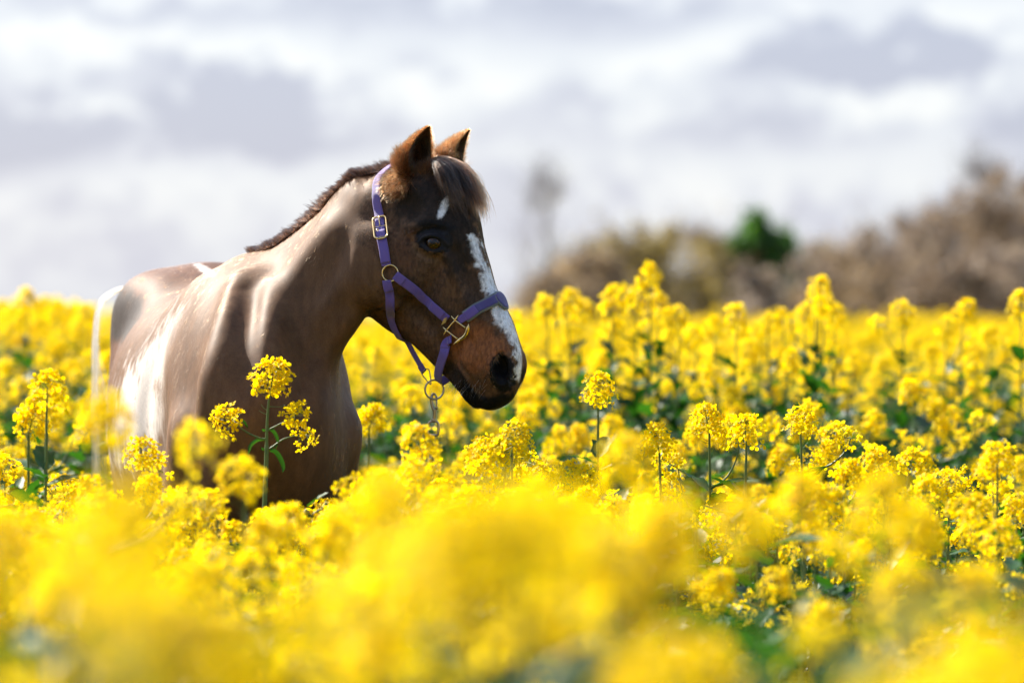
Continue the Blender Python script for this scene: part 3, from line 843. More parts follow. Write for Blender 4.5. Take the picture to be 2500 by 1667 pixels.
def guided(guides, n, k, spread, clump=0.4, lenvar=0.25, nclump=40, seed=1, wave=0.004):
    "strands interpolated between neighbouring guide polylines (m, j, 3)"
    r = np.random.default_rng(seed)
    G = np.array([catmull(g, k) for g in guides]); m = len(G)
    def at(u):
        i = np.clip(u.astype(int), 0, m - 2); f = (u - i)[:, None, None]
        return G[i] * (1 - f) + G[i + 1] * f
    u = r.random(n) * (m - 1)
    cl_u = r.random(nclump) * (m - 1); cl_off = r.normal(0, 1, (nclump, 3)) * spread * 1.8
    ci = np.abs(u[:, None] - cl_u[None]).argmin(1)
    t = np.linspace(0, 1, k)[None, :, None]
    base = at(u); cb = at(cl_u)[ci] + cl_off[ci][:, None] * t
    off = r.normal(0, 1, (n, 3))[:, None] * spread * (0.25 + t)
    P = base + off
    w = clump * t * r.uniform(0.3, 1.0, (n, 1, 1))
    P = P * (1 - w) + (cb + off * 0.25) * w
    ph = r.random((n, 1, 3)) * 6.28
    P = P + wave * np.sin(t * r.uniform(3, 8, (n, 1, 1)) + ph) * t
    L = (1 - lenvar * 0.5 * r.random(n)) * (1 - lenvar * 0.6 * r.random(nclump)[ci] ** 1.5)
    out = np.empty_like(P); tt = np.linspace(0, 1, k)
    for j in range(k):
        x = tt[j] * L * (k - 1); i = np.clip(x.astype(int), 0, k - 2); f = (x - i)[:, None]
        out[:, j] = P[np.arange(n), i] * (1 - f) + P[np.arange(n), i + 1] * f
    return out
def hair_cols(n, base, tipc=None, var=0.3, mixp=0.3, seed=3):
    r = np.random.default_rng(seed)
    c = np.tile(base, (n, 1))
    if tipc is not None:
        f = (r.random(n) < mixp)[:, None] * r.random((n, 1)); c = c * (1 - f) + np.array(tipc) * f
    return np.clip(c * r.lognormal(0, var, (n, 1)), 0.003, 0.93)

# mane: short, upright, dark
crest = [(598, 648, 9.80), (625, 628, 9.775), (668, 604, 9.73), (706, 576, 9.69), (745, 548, 9.645), (790, 512, 9.59), (835, 480, 9.54), (880, 450, 9.485), (925, 425, 9.43), (960, 415, 9.40)]
hx = 1250 + HC[:, 0] / HC[:, 1] * FL; hy = CY - (HC[:, 2] - CZ) / HC[:, 1] * FL
neck_v = np.where((HC[:, 1] < 9.98) & (HC[:, 1] > 9.25) & (HC[:, 2] > 1.40) & (np.arange(nv) < nv - sum(len(e[0]) for e in EAR)))[0]
CW = []
for x_ in np.linspace(612, 952, 30):
    k_ = neck_v[np.abs(hx[neck_v] - x_) < 7]
    CW.append(HC[k_[hy[k_].argmin()]])
CW = np.array(CW)
for _ in range(6): CW[1:-1] = (CW[:-2] + 2 * CW[1:-1] + CW[2:]) / 4
CW = catmull(CW, 60)
nm = 16000
r_ = np.random.default_rng(11)
u = r_.random(nm) * 58.99; i = u.astype(int); f = (u - i)[:, None]
root = CW[i] * (1 - f) + CW[i + 1] * f
tang = norm(np.gradient(CW, axis=0))[i]
side = norm(np.cross(tang, UPZ))
root = root + side * r_.normal(0, 0.010, nm)[:, None] - UPZ * 0.004
updir = norm(np.cross(side, tang)); updir *= np.sign(updir[:, 2:3])
dirn = updir + tang * (-0.35 + r_.normal(0, .18, nm))[:, None] + side * r_.normal(0, .22, nm)[:, None]
ml = (np.interp(u, [0, 6, 20, 50, 59], [0.014, 0.018, 0.021, 0.022, 0.022]) * r_.uniform(0.55, 1.2, nm) * (1 + 0.35 * vnoise(root, 45, 19)))
cl = np.sin(u * 2.3) * 0.25 + vnoise(root, 60, 9) * 0.4
dirn = norm(dirn + tang * cl[:, None])
k = 6; t = np.linspace(0, 1, k)[None, :, None]
MP = root[:, None] + ml[:, None, None] * (dirn[:, None] * t - tang[:, None] * 0.25 * t ** 2 + side[:, None] * (np.sign(-side[:, 1]) * 0.25)[:, None, None] * t ** 2)
curves_obj('mane', MP, np.full(nm, 0.00055), hair_cols(nm, (0.014, 0.008, 0.006), (0.16, 0.07, 0.035), 0.45, 0.35), m_hair, horse)

# forelock
def hg(pts): return np.array([hp2(x, y, l) for x, y, l in pts])
FG = [hg([(1054, 398, -.055), (1068, 430, -.078), (1080, 462, -.082), (1098, 500, -.072), (1116, 530, -.062)]),
      hg([(1056, 390, -.040), (1082, 424, -.062), (1104, 468, -.066), (1128, 522, -.055), (1142, 566, -.046)]),
      hg([(1070, 386, -.015), (1108, 424, -.030), (1136, 470, -.034), (1158, 520, -.030), (1166, 566, -.028)]),
      hg([(1085, 388, .010), (1126, 426, -.002), (1154, 472, -.008), (1174, 524, -.014), (1184, 580, -.018)]),
      hg([(1098, 396, .030), (1136, 432, .022), (1158, 474, .014), (1178, 524, .008), (1192, 572, .002)]),
      hg([(1108, 404, .045), (1142, 442, .038), (1166, 480, .032), (1180, 515, .028), (1188, 545, .02)])]
n = 4600
FS = guided(FG, n, 16, 0.0080, 0.85, 1.0, 44, 5, 0.014)
sh = FS.shape; t = np.linspace(0, 1, sh[1])
FS = FS[:, :1] + np.stack([[np.interp(np.linspace(0, 0.86, sh[1]), t, FS[i, :, c] - FS[i, 0, c]) for c in range(3)] for i in range(n)]).transpose(0, 2, 1)
lay = np.random.default_rng(2).uniform(0.001, 0.017, n)
FS2 = push_out(FS, 0.003)
g = grad(FS2.reshape(-1, 3)).reshape(sh)
FS = FS2 + g * (lay[:, None, None] * (np.sin(t * 2.9) + 0.25 * t)[None, :, None])
fl_ = np.clip(((FS[:, 5] - H0) @ HL + 0.015) / 0.03, 0, 1)[:, None]  # far side strands: backlit orange rim painted into the hair colour
FCOL = hair_cols(n, (0.009, 0.0055, 0.004), (0.10, 0.04, 0.016), 0.5, 0.35) * (1 - fl_) + hair_cols(n, (0.045, 0.019, 0.009), (0.42, 0.16, 0.05), 0.5, 0.6, 8) * fl_
curves_obj('forelock', FS, np.full(n, 0.00046), FCOL, m_hair, horse)
# short hair on the poll between the ears
r = np.random.default_rng(77); n = 2600
c0, c1 = hp2(1020, 402, -.05), hp2(1112, 410, .055)
P = c0 + (c1 - c0) * r.random((n, 1)) + r.normal(0, .012, (n, 3)); P = settle_(P)
D = norm(np.array([0.25, -0.1, 0.9]) + r.normal(0, .35, (n, 3)))
curves_obj('forelock', strands(P, UPZ[None] * np.ones((n, 1)), D, r.uniform(0.010, 0.026, n), np.full(n, 0.1), 5), np.full(n, 0.0004), hair_cols(n, (0.07, 0.03, 0.014), (0.22, 0.10, 0.045), 0.4, 0.5, 4), m_hair, horse)

# ear fuzz and long hair at the ear bases
def ear_hair(idx, n, seed):
    r = np.random.default_rng(seed)
    ev, ef, el = EAR[idx]
    mth = len(ev) // 2; m = 25; nrow = mth // m
    rows = (r.random(n) ** 1.2 * (nrow - 2)).astype(int); cols_ = r.integers(0, m - 1, n)
    fr = r.random((n, 1)); fc_ = r.random((n, 1))
    P = ev[rows * m + cols_] * (1 - fr) * (1 - fc_) + ev[(rows + 1) * m + cols_] * fr * (1 - fc_) + ev[rows * m + cols_ + 1] * (1 - fr) * fc_ + ev[(rows + 1) * m + cols_ + 1] * fr * fc_
    ctr = ev[:mth].reshape(nrow, m, 3).mean(1)[rows]
    N = norm(P - ctr)
    ax = norm(ev[mth - 1] - ctr[0] * 0 - ev[:m].mean(0))
    D = norm(ax * 0.8 + N * r.uniform(0.3, 1.1, (n, 1)) + r.normal(0, .25, (n, 3)))
    L = r.uniform(0.005, 0.016, n) * (1 + 1.1 * (rows < 8)) * np.interp(rows / nrow, [0.6, 1], [1, 0.35])
    return strands(P, N, D, L, np.full(n, 0.0), 5) , P
for idx, n, seed in ((0, 9000, 31), (1, 7000, 32)):
    S, P = ear_hair(idx, n, seed)
    curves_obj('ear_hair', S, np.full(n, 0.00038), hair_cols(n, (0.17, 0.066, 0.024), (0.02, 0.012, 0.008), 0.4, 0.5, seed), m_hair, horse)
    # hair filling the cup
    ev, ef, el = EAR[idx]; mth = len(ev) // 2; inner = ev[mth:].reshape(-1, 25, 3)
    r = np.random.default_rng(seed + 5); k_ = 2600
    row = (r.random(k_) ** 1.1 * 19).astype(int); cj = r.integers(0, 25, k_)
    P = inner[row, cj]; ctr = inner.mean(1)[row]; ax = norm(inner[-1].mean(0) - inner[0].mean(0))
    D = norm(ax * 1.0 + norm(ctr - P) * r.uniform(0.1, 0.6, (k_, 1)) + r.normal(0, .2, (k_, 3)))
    S = strands(P, norm(ctr - P), D, r.uniform(0.012, 0.030, k_), np.full(k_, 0.1), 5)
    curves_obj('ear_hair', S, np.full(k_, 0.00036), hair_cols(k_, (0.035, 0.022, 0.014), (0.16, 0.10, 0.06), 0.35, 0.4, seed), m_hair, horse)
# tuft behind the near ear and on the poll
r = np.random.default_rng(41); n = 3800
tuft_px = np.stack([r.uniform(930, 1012, n), r.uniform(410, 478, n)], 1)
ok = ((tuft_px[:, 0] - 972) / 34) ** 2 + ((tuft_px[:, 1] - 440) / 36) ** 2 < 1
tuft_px = tuft_px[ok][:1500]
gp, gn = surf(np.array([(x, y) for x in np.linspace(925, 1015, 10) for y in np.linspace(405, 485, 9)]), None)
gp = gp.reshape(10, 9, 3); gn = gn.reshape(10, 9, 3)
ux = np.clip((tuft_px[:, 0] - 925) / 90 * 9, 0, 8.99); uy = np.clip((tuft_px[:, 1] - 405) / 80 * 8, 0, 7.99)
ix, iy = ux.astype(int), uy.astype(int); fx, fy = (ux - ix)[:, None], (uy - iy)[:, None]
bil = lambda A: A[ix, iy] * (1 - fx) * (1 - fy) + A[ix + 1, iy] * fx * (1 - fy) + A[ix, iy + 1] * (1 - fx) * fy + A[ix + 1, iy + 1] * fx * fy
P, N = bil(gp), norm(bil(gn)); n = len(P)
D = norm(np.array([-0.35, -0.2, -0.75]) + r.normal(0, .35, (n, 3)) + N * 0.4)
S = strands(P, N, D, r.uniform(0.014, 0.038, n), np.full(n, .4), 6)
curves_obj('ear_hair', S, np.full(n, 0.00042), hair_cols(n, (0.22, 0.085, 0.03), (0.02, 0.012, 0.009), 0.4, 0.4, 9), m_hair, horse)
# whiskers on chin and lips
r = np.random.default_rng(51); n = 34
wp = np.stack([r.uniform(1108, 1190, n), r.uniform(925, 955, n)], 1)
P, N = surf(wp, None)
D = norm(np.array([-0.35, -0.15, -0.9]) + r.normal(0, .22, (n, 3)))
S = strands(P, N, D, r.uniform(0.012, 0.045, n), np.full(n, .2), 6)
curves_obj('whiskers', S, np.full(n, 0.00022), hair_cols(n, (0.55, 0.5, 0.42), None, 0.2), m_hair, horse)

# tail: pale, swung out to the horse's right
TG = [np.array([W(325, 700, 10.74), W(300, 706, 10.80), W(276, 718, 10.84), W(252, 738, 10.86), W(243, 772, 10.84), W(237, 850, 10.82), W(238, 950, 10.80), W(240, 1080, 10.78), W(250, 1220, 10.75), W(270, 1400, 10.7)]),
      np.array([W(322, 698, 10.76), W(296, 703, 10.82), W(270, 714, 10.88), W(244, 738, 10.90), W(235, 780, 10.90), W(229, 860, 10.88), W(230, 950, 10.86), W(232, 1080, 10.84), W(232, 1220, 10.8), W(236, 1400, 10.76)]),
      np.array([W(327, 700, 10.78), W(302, 704, 10.86), W(280, 714, 10.92), W(256, 732, 10.94), W(234, 772, 10.94), W(238, 850, 10.92), W(262, 930, 10.90), W(310, 1060, 10.85), W(345, 1200, 10.8), W(360, 1400, 10.75)])]
n = 90
TS_ = guided(TG, n, 22, 0.0035, 0.55, 0.25, 60, 8, 0.008)
curves_obj('tail', TS_, np.full(n, 0.00055), hair_cols(n, (0.40, 0.32, 0.24), (0.22, 0.12, 0.06), 0.25, 0.5), m_hair, horse)

# ---- eyes
def eye_mat():
    m, nt, bs = material('eye')
    tc = nd(nt.nodes, 'ShaderNodeTexCoord'); sp = nd(nt.nodes, 'ShaderNodeSeparateXYZ'); nt.links.new(tc.outputs['Object'], sp.inputs[0])
    x, y = sp.outputs['X'], sp.outputs['Y']
    q = mathn(nt, 'SQRT', mathn(nt, 'ADD', mathn(nt, 'POWER', mathn(nt, 'DIVIDE', x, 0.0085), 2.0), mathn(nt, 'POWER', mathn(nt, 'DIVIDE', y, 0.0042), 2.0)))
    rr = mathn(nt, 'SQRT', mathn(nt, 'ADD', mathn(nt, 'MULTIPLY', x, x), mathn(nt, 'MULTIPLY', y, y)))
    ns = nd(nt.nodes, 'ShaderNodeTexNoise'); ns.inputs['Scale'].default_value = 260; ns.inputs['Detail'].default_value = 4; nt.links.new(tc.outputs['Object'], ns.inputs['Vector'])
    iris = ramp(nt, ns.outputs['Fac'], [(0.36, (0.006, 0.003, 0.001)), (0.54, (0.040, 0.015, 0.003)), (0.72, (0.15, 0.06, 0.010))])
    pup = mixc(nt, ramp(nt, q, [(0.75, (0, 0, 0)), (1.1, (1, 1, 1))]), (0.006, 0.005, 0.008), iris)
    al = mixc(nt, ramp(nt, mathn(nt, 'MULTIPLY', rr, 50.0), [(0.78, (0, 0, 0)), (0.92, (1, 1, 1))]), pup, (0.012, 0.008, 0.006))
    nt.links.new(al, bs.inputs['Base Color'])
    bs.inputs['Roughness'].default_value = 0.06; bs.inputs['Specular IOR Level'].default_value = 0.4
    return m
m_eye = eye_mat()
def eyeball(c, n, far):
    bm = bmesh.new(); bmesh.ops.create_uvsphere(bm, u_segments=48, v_segments=32, radius=0.0225)
    for f in bm.faces: f.smooth = True
    me = bpy.data.meshes.new('eye'); bm.to_mesh(me); bm.free(); me.materials.append(m_eye)
    o = link_mesh('eye', me, horse)
    z = Vector(n); x = Vector(norm(np.array([0.9, -0.3, -0.42]))); x = (x - z * x.dot(z)).normalized(); y = z.cross(x)
    o.matrix_world = Matrix(((x.x, y.x, z.x, c[0]), (x.y, y.y, z.y, c[1]), (x.z, y.z, z.z, c[2]), (0, 0, 0, 1)))
    return o
nn = norm(EN[0]); nl = norm(nn + np.array([0, -0.25, 0]))
eyeball(EYE, nl, False)
nm_ = nl - 2 * np.dot(nl, HL) * HL
eyeball(mir(EYE), nm_, True)
print('coat', round(_t.time() - _t0, 1))
# ================================================================== halter
def settle(P, off, it=6):
    "move points along the skin normal until they lie off metres above it"
    Q = np.array(P, float); off = np.broadcast_to(off, len(Q))
    for _ in range(it):
        d = sdf_chunks(Q); g = grad(Q, 0.004)
        Q = Q - g * np.clip((d - off), -0.01, 0.01)[:, None]
    return Q
def webbing(name, base, rib=0.0026, edge=(0.5, 0.5)):
    m, nt, bs = material(name)
    uv = nd(nt.nodes, 'ShaderNodeUVMap'); uv.uv_map = 'UVMap'
    sp = nd(nt.nodes, 'ShaderNodeSeparateXYZ'); nt.links.new(uv.outputs[0], sp.inputs[0])
    s1 = mathn(nt, 'SINE', mathn(nt, 'MULTIPLY', sp.outputs['X'], 6.2832 / rib))
    s2 = mathn(nt, 'SINE', mathn(nt, 'MULTIPLY', sp.outputs['Y'], 6.2832 / 0.0016))
    h = mathn(nt, 'ADD', mathn(nt, 'MULTIPLY', s1, 0.5), mathn(nt, 'MULTIPLY', s2, 0.18))
    ns = nd(nt.nodes, 'ShaderNodeTexNoise'); ns.inputs['Scale'].default_value = 90; ns.inputs['Detail'].default_value = 5
    k = mathn(nt, 'ADD', mathn(nt, 'MULTIPLY_ADD', h, 0.22, 0.85), mathn(nt, 'MULTIPLY_ADD', ns.outputs['Fac'], 0.5, -0.25))
    sc_ = nt.nodes.new('ShaderNodeVectorMath'); sc_.operation = 'SCALE'; sc_.inputs[0].default_value = base; nt.links.new(k, sc_.inputs['Scale'])
    nt.links.new(sc_.outputs[0], bs.inputs['Base Color'])
    bs.inputs['Roughness'].default_value = 0.62; bs.inputs['Sheen Weight'].default_value = 0.3
    bp = nd(nt.nodes, 'ShaderNodeBump'); bp.inputs['Strength'].default_value = 0.7; bp.inputs['Distance'].default_value = 0.0008
    nt.links.new(h, bp.inputs['Height']); nt.links.new(bp.outputs[0], bs.inputs['Normal'])
    return m
m_purple = webbing('purple_webbing', (0.165, 0.095, 0.40))
m_pad = webbing('grey_padding', (0.17, 0.18, 0.165), 0.05)
m_navy = webbing('dark_purple_webbing', (0.085, 0.058, 0.235), 0.0022)
m_stitch = webbing('stitching', (0.20, 0.13, 0.42), 0.004)
m_brass, nt, bs = material('brass')
bs.inputs['Base Color'].default_value = (0.86, 0.62, 0.28, 1); bs.inputs['Metallic'].default_value = 1; bs.inputs['Roughness'].default_value = 0.22
m_steel, nt, bs = material('worn_nickel')
ns = nd(nt.nodes, 'ShaderNodeTexNoise'); ns.inputs['Scale'].default_value = 160; ns.inputs['Detail'].default_value = 5
c = ramp(nt, ns.outputs['Fac'], [(0.35, (0.16, 0.13, 0.10)), (0.5, (0.45, 0.40, 0.34)), (0.65, (0.62, 0.50, 0.34))]); nt.links.new(c, bs.inputs['Base Color'])
bs.inputs['Metallic'].default_value = 1; bs.inputs['Roughness'].default_value = 0.3
m_plate, nt, bs = material('engraved_plate'); bs.inputs['Base Color'].default_value = (0.03, 0.022, 0.014, 1); bs.inputs['Roughness'].default_value = 0.5

def strap(name, P, N, width, th, mat, parent, w2=None, round_=0.35):
    "webbing strap along P with outward normals N; closed section, UV in metres"
    P = np.asarray(P, float); n = len(P); N = norm(N)
    T = norm(np.gradient(P, axis=0)); S = norm(np.cross(T, N)); N = norm(np.cross(S, T))
    w = np.broadcast_to(width, n) / 2
    sec = [(-1, 0.15), (-0.96, 0.8), (-0.8, 1.0), (-0.4, 1.03), (0, 1.04), (0.4, 1.03), (0.8, 1.0), (0.96, 0.8), (1, 0.15), (0.96, -0.05), (0, -0.05), (-0.96, -0.05)]
    k = len(sec); L = np.concatenate([[0], np.cumsum(np.linalg.norm(np.diff(P, axis=0), axis=1))])
    V = np.array([P[i] + S[i] * w[i] * a + N[i] * th * b for i in range(n) for a, b in sec])
    F, UVs = [], []
    for i in range(n - 1):
        for j in range(k):
            j2 = (j + 1) % k
            F.append((i * k + j, i * k + j2, (i + 1) * k + j2, (i + 1) * k + j))
            va, vb = sec[j][0] * w[i], sec[j2][0] * w[i]
            UVs += [(L[i], va), (L[i], vb), (L[i + 1], vb), (L[i + 1], va)]
    F.append(tuple(range(k))[::-1]); UVs += [(0, 0)] * k
    F.append(tuple((n - 1) * k + j for j in range(k))); UVs += [(0, 0)] * k
    o = mesh_obj(name, V, F, mat, parent)
    uvl = o.data.uv_layers.new(name='UVMap')
    uvl.data.foreach_set('uv', np.array(UVs, dtype=np.float32).ravel())
    return o
def on_skin(px_pts, off, n=60, sides='near'):
    "smooth path over the head through photo pixels, near side only or right round"
    P, _ = surf(px_pts, None)
    C = catmull(P, n)
    return settle(C, off)
halter = empty('halter', tuple(W(1000, 640, 9.3)))
tag(halter, 'purple webbing halter with brass fittings and grey padded noseband on the horse', 'halter')
hoff = np.array(halter.location)
def hstrap(name, P, width, th, mat, parent=halter, N=None):
    N = grad(P, 0.006) if N is None else N
    for _ in range(6): N[1:-1] = (N[:-2] + N[1:-1] * 2 + N[2:]) / 4
    return strap(name, P - (hoff if parent is halter else 0), norm(N), width, th, mat, parent)
def shift_child(o): return o

# noseband right round the nose
near, _ = surf([(1122, 783), (1140, 772), (1171, 753), (1200, 737), (1222, 727)], None)
mid = hp2(1234, 742, 0.0)
path = np.vstack([near, mid[None], mir(near)[::-1]])
path = settle(catmull(path, 120), 0.0030)
for _ in range(4): path[1:-1] = (path[:-2] + 2 * path[1:-1] + path[2:]) / 4
kk = len(path)
nb_pad = hstrap('noseband_padding', path[10:-10], 0.0305, 0.0048, m_pad)
N_ = grad(path, 0.006)
hstrap('noseband', (path + N_ * 0.0044)[11:-11], 0.0210, 0.0022, m_navy)
hstrap('noseband', (path + N_ * 0.0030)[0:14], 0.019, 0.0022, m_purple)
hstrap('noseband', (path + N_ * 0.0030)[-14:], 0.019, 0.0022, m_purple)
hstrap('noseband_end', (path + N_ * 0.0060)[11:22], 0.0222, 0.0012, m_purple)

# cheek straps, both sides
ck = on_skin([(966, 672), (1003, 701), (1034, 727), (1064, 753), (1094, 780)], 0.004, 60)
hstrap('cheek_strap', ck, 0.0225, 0.0026, m_purple)
hstrap('cheek_strap', mir(ck), 0.0225, 0.0026, m_purple)
hstrap('strap_fold', ck[:9] + grad(ck[:9]) * 0.0026, 0.0232, 0.0022, m_purple)
hstrap('strap_fold', ck[40:55] + grad(ck[40:55]) * 0.0026, 0.0228, 0.0018, m_purple)

# crown piece with padding, up over the poll and down the far side
near, _ = surf([(945, 650), (938, 605), (929, 560), (925, 508), (924, 467), (929, 438)], None)
top = hp2(985, 418, 0.0)
path = np.vstack([near, top[None], mir(near)[::-1]])
path = settle(catmull(path, 150), 0.004)
for _ in range(5): path[1:-1] = (path[:-2] + 2 * path[1:-1] + path[2:]) / 4
L = np.arange(150)
hstrap('crown_padding', path[44:-44], 0.0300, 0.0040, m_pad)
hstrap('crown_strap', (path + grad(path) * np.interp(L, [36, 46, 104, 114], [0.001, 0.0042, 0.0042, 0.001])[:, None])[0:150], 0.0235, 0.0026, m_purple)
hstrap('strap_fold', (path + grad(path) * 0.0040)[2:24], 0.0242, 0.0022, m_purple)

# ring under the ear and throat strap
def torus(c, n, r, tr, mat, name, parent, arc=None, flat=1.0):
    n = norm(n); a = norm(np.cross(n, [0.1, 0.2, 1.0])); b = np.cross(n, a)
    th = np.linspace(0, 2 * math.pi, 49)[:-1]
    P = c + r * (np.cos(th)[:, None] * a + np.sin(th)[:, None] * b)
    mb = MB(); mb.tube(P, tr, 10, closed=True, up=n); return mb.build(name, mat, parent)
rp_, rn_ = surf([(954, 667)], None)
for m_ in (0, 1):
    c = rp_[0] + rn_[0] * 0.006; nn_ = rn_[0]
    if m_: c = mir(c); nn_ = nn_ - 2 * np.dot(nn_, HL) * HL
    torus(c - hoff, nn_, 0.0195, 0.0019, m_brass, 'cheek_ring', halter)
thn, _ = surf([(946, 684), (950, 712), (953, 740), (957, 771), (966, 800), (976, 818)], None)
tmid = settle(hp2(985, 835, 0.0)[None], 0.006)[0]
path = np.vstack([thn, tmid[None], mir(thn)[::-1]])
path = settle(catmull(path, 110), 0.005)
for _ in range(5): path[1:-1] = (path[:-2] + 2 * path[1:-1] + path[2:]) / 4
hstrap('throat_strap', path, 0.0215, 0.0026, m_purple)
hstrap('strap_fold', path[:9] + grad(path[:9]) * 0.0026, 0.0222, 0.0020, m_purple)

# fitting (square with a crescent) on both sides
def fitting(mirr):
    mb = MB()
    fl = lambda pts, off=0.0085: (lambda P, g: P + g * off)(*surf(pts, None))
    T, Lf_, Bm, Rt = fl([(1114, 781), (1094, 805), (1122, 827), (1140, 800)])
    ctr = (T + Lf_ + Bm + Rt) / 4; nn_ = norm(np.cross(Rt - Lf_, T - Bm)); nn_ *= np.sign(np.dot(nn_, CAMP - ctr))
    pl = lambda p: p - nn_ * np.dot(p - ctr, nn_)
    q = lambda x, y: pl(fl([(x, y)])[0])
    A, Bq, C_, D_ = [pl(v) for v in (T, Lf_, Bm, Rt)]
    for a, b in ((A, Bq), (Bq, C_), (A, D_)):
        mb.tube(np.linspace(a, b, 6), 0.0021, 8)
    # spikes
    for s_, e_ in (((1114, 781), (1104, 770)), ((1114, 781), (1122, 769)), ((1094, 805), (1085, 797)), ((1094, 805), (1088, 816))):
        a, b = q(*s_), q(*e_); mb.tube(np.linspace(a, b, 5), np.linspace(0.0030, 0.0009, 5), 8)
    # crescent plate
    inn = catmull([q(*p) for p in ((1148, 790), (1141, 801), (1137, 812), (1131, 821), (1122, 827), (1114, 838))], 24)
    outr = catmull([q(*p) for p in ((1148, 790), (1150, 804), (1145, 818), (1137, 828), (1127, 835), (1114, 838))], 24)
    V, F = [], []
    for i in range(24):
        for p_ in (inn[i], (inn[i] + outr[i]) / 2 + nn_ * 0.0010, outr[i]): V.append(p_ + nn_ * 0.0016)
        for p_ in (inn[i], (inn[i] + outr[i]) / 2, outr[i]): V.append(p_ - nn_ * 0.0016)
    for i in range(23):
        a, b = i * 6, (i + 1) * 6
        for s_, t_ in ((0, 1), (1, 2), (2, 5), (5, 4), (4, 3), (3, 0)): F.append((a + s_, b + s_, b + t_, a + t_))
    mb.add(V, F)
    V0 = np.array(mb.V)
    V0 = mir(V0) if mirr else V0
    F0 = [f[::-1] for f in mb.F] if mirr else mb.F
    o = mesh_obj('cheek_fitting', V0 - hoff, F0, m_brass, halter)
    # engraved panel with worn lettering
    mb = MB(); mid_ = (inn * 0.48 + outr * 0.52)[5:18]
    sd_ = norm(outr - inn)[5:18]; wv = 0.0013
    V = [v for i in range(13) for v in (mid_[i] - sd_[i] * wv + nn_ * 0.0031, mid_[i] + sd_[i] * wv + nn_ * 0.0031, mid_[i] + sd_[i] * wv + nn_ * 0.0012, mid_[i] - sd_[i] * wv + nn_ * 0.0012)]
    F = [(i * 4 + j, i * 4 + (j + 1) % 4, (i + 1) * 4 + (j + 1) % 4, (i + 1) * 4 + j) for i in range(12) for j in range(4)] + [(3, 2, 1, 0), (48, 49, 50, 51)]
    V = np.array(V); V = mir(V) if mirr else V; F = [f[::-1] for f in F] if mirr else F
    mesh_obj('engraved_plate', V - hoff, F, m_plate, o, smooth=False)
fitting(False); fitting(True)
sp_, sg_ = surf([(1087, 777), (1095, 773), (1092, 786), (1081, 793)], None)
mb = MB(); Vt = list(sp_ + sg_ * 0.0085) + list(sp_ + sg_ * 0.0070)
mb.add(Vt, [(0, 1, 2, 3), (7, 6, 5, 4), (0, 4, 5, 1), (1, 5, 6, 2), (2, 6, 7, 3), (3, 7, 4, 0)]); 
mesh_obj('strap_tip', np.array(mb.V) - hoff, mb.F, m_steel, halter, smooth=False)

# chin strap: down from the fitting, through the ring, up the far side
a_, _ = surf([(1106, 824), (1094, 838)], None)
pts = [a_[0] + 0 * UPZ, a_[1], hp2(1084, 862, -.062), hp2(1076, 888, -.052), hp2(1070, 912, -.036), hp2(1071, 929, -.012)]
pts = np.array(pts); pts[:2] = settle(pts[:2], 0.006); far_ = mir(pts)[::-1]
far_[0] = hp2(1078, 931, 0.012)
path = catmull(np.vstack([pts, far_]), 110)
cen = hp2(1112, 870, 0.0)
Nc = path - cen; Nc = norm(Nc - HD * 0)
d_ = sdf_chunks(path); g_ = grad(path); path = path + g_ * np.maximum(0.005 - d_, 0)[:, None]
hstrap('chin_strap', path, 0.0245, 0.0026, m_purple, N=Nc.copy())
hstrap('strap_fold', path[4:16] + Nc[4:16] * 0.0026, 0.0252, 0.0020, m_purple, N=Nc[4:16].copy())

# strap under the jaw from the throat strap to the ring
js = np.array([hp2(976, 822, -.004), hp2(992, 830, -.004), hp2(1010, 862, -.004), hp2(1026, 890, -.004), hp2(1037, 908, -.004)])
js = catmull(js, 40)
hstrap('jaw_strap', js, 0.0155, 0.0026, m_purple, N=np.tile(norm(np.array([-0.55, -0.75, -0.25])), (40, 1)))
hstrap('strap_fold', js[30:] , 0.0175, 0.0050, m_purple, N=np.tile(norm(np.array([-0.55, -0.75, -0.25])), (10, 1)))
YR = hp2(1060, 940, 0.0)[1]
lk = np.array([W(1033, 907, YR), W(1029, 911, YR - .003), W(1048, 936, YR - .002), W(1052, 934, YR), W(1048, 905, YR + .004), W(1040, 900, YR + .003)])
mb = MB(); mb.tube(catmull(np.vstack([lk, lk[:1]]), 40)[:-1] - hoff, 0.0015, 8, closed=True, up=(0, 1, 0)); mb.build('link', m_steel, halter)
ringC = W(1060.5, 951, YR - .002)
torus(ringC - hoff, np.array([0.25, -1, 0.05]), 0.0232, 0.0024, m_steel, 'chin_ring', halter)

# buckle on the crown strap
bp_, bg_ = surf([(930, 560)], None)
bc = bp_[0] + bg_[0] * 0.0085; zn = norm(bg_[0])
yv = norm(surf([(926, 528)], None)[0][0] - surf([(934, 592)], None)[0][0]); yv = norm(yv - zn * np.dot(yv, zn)); xv = np.cross(yv, zn)
mb = MB()
hw_, hh_, rr_ = 0.0162, 0.0335, 0.0090
loop = []
for cx_, cy_, a0 in ((hw_ - rr_, hh_ - rr_, 0), (-hw_ + rr_, hh_ - rr_, 90), (-hw_ + rr_, -hh_ + rr_, 180), (hw_ - rr_, -hh_ + rr_, 270)):
    for k_ in range(7):
        an = R(a0 + 90 * k_ / 6); loop.append(bc + xv * (cx_ + rr_ * math.cos(an)) + yv * (cy_ + rr_ * math.sin(an)))
mb.tube(np.array(loop) - hoff, 0.0025, 10, closed=True, up=zn)
mb.tube(np.linspace(bc - xv * hw_ * .72 - yv * hh_ - hoff, bc + xv * hw_ * .72 - yv * hh_ - hoff, 7), [0.0022, .0036, .0042, .0042, .0042, .0036, .0022], 10, flat=0.6, up=zn)
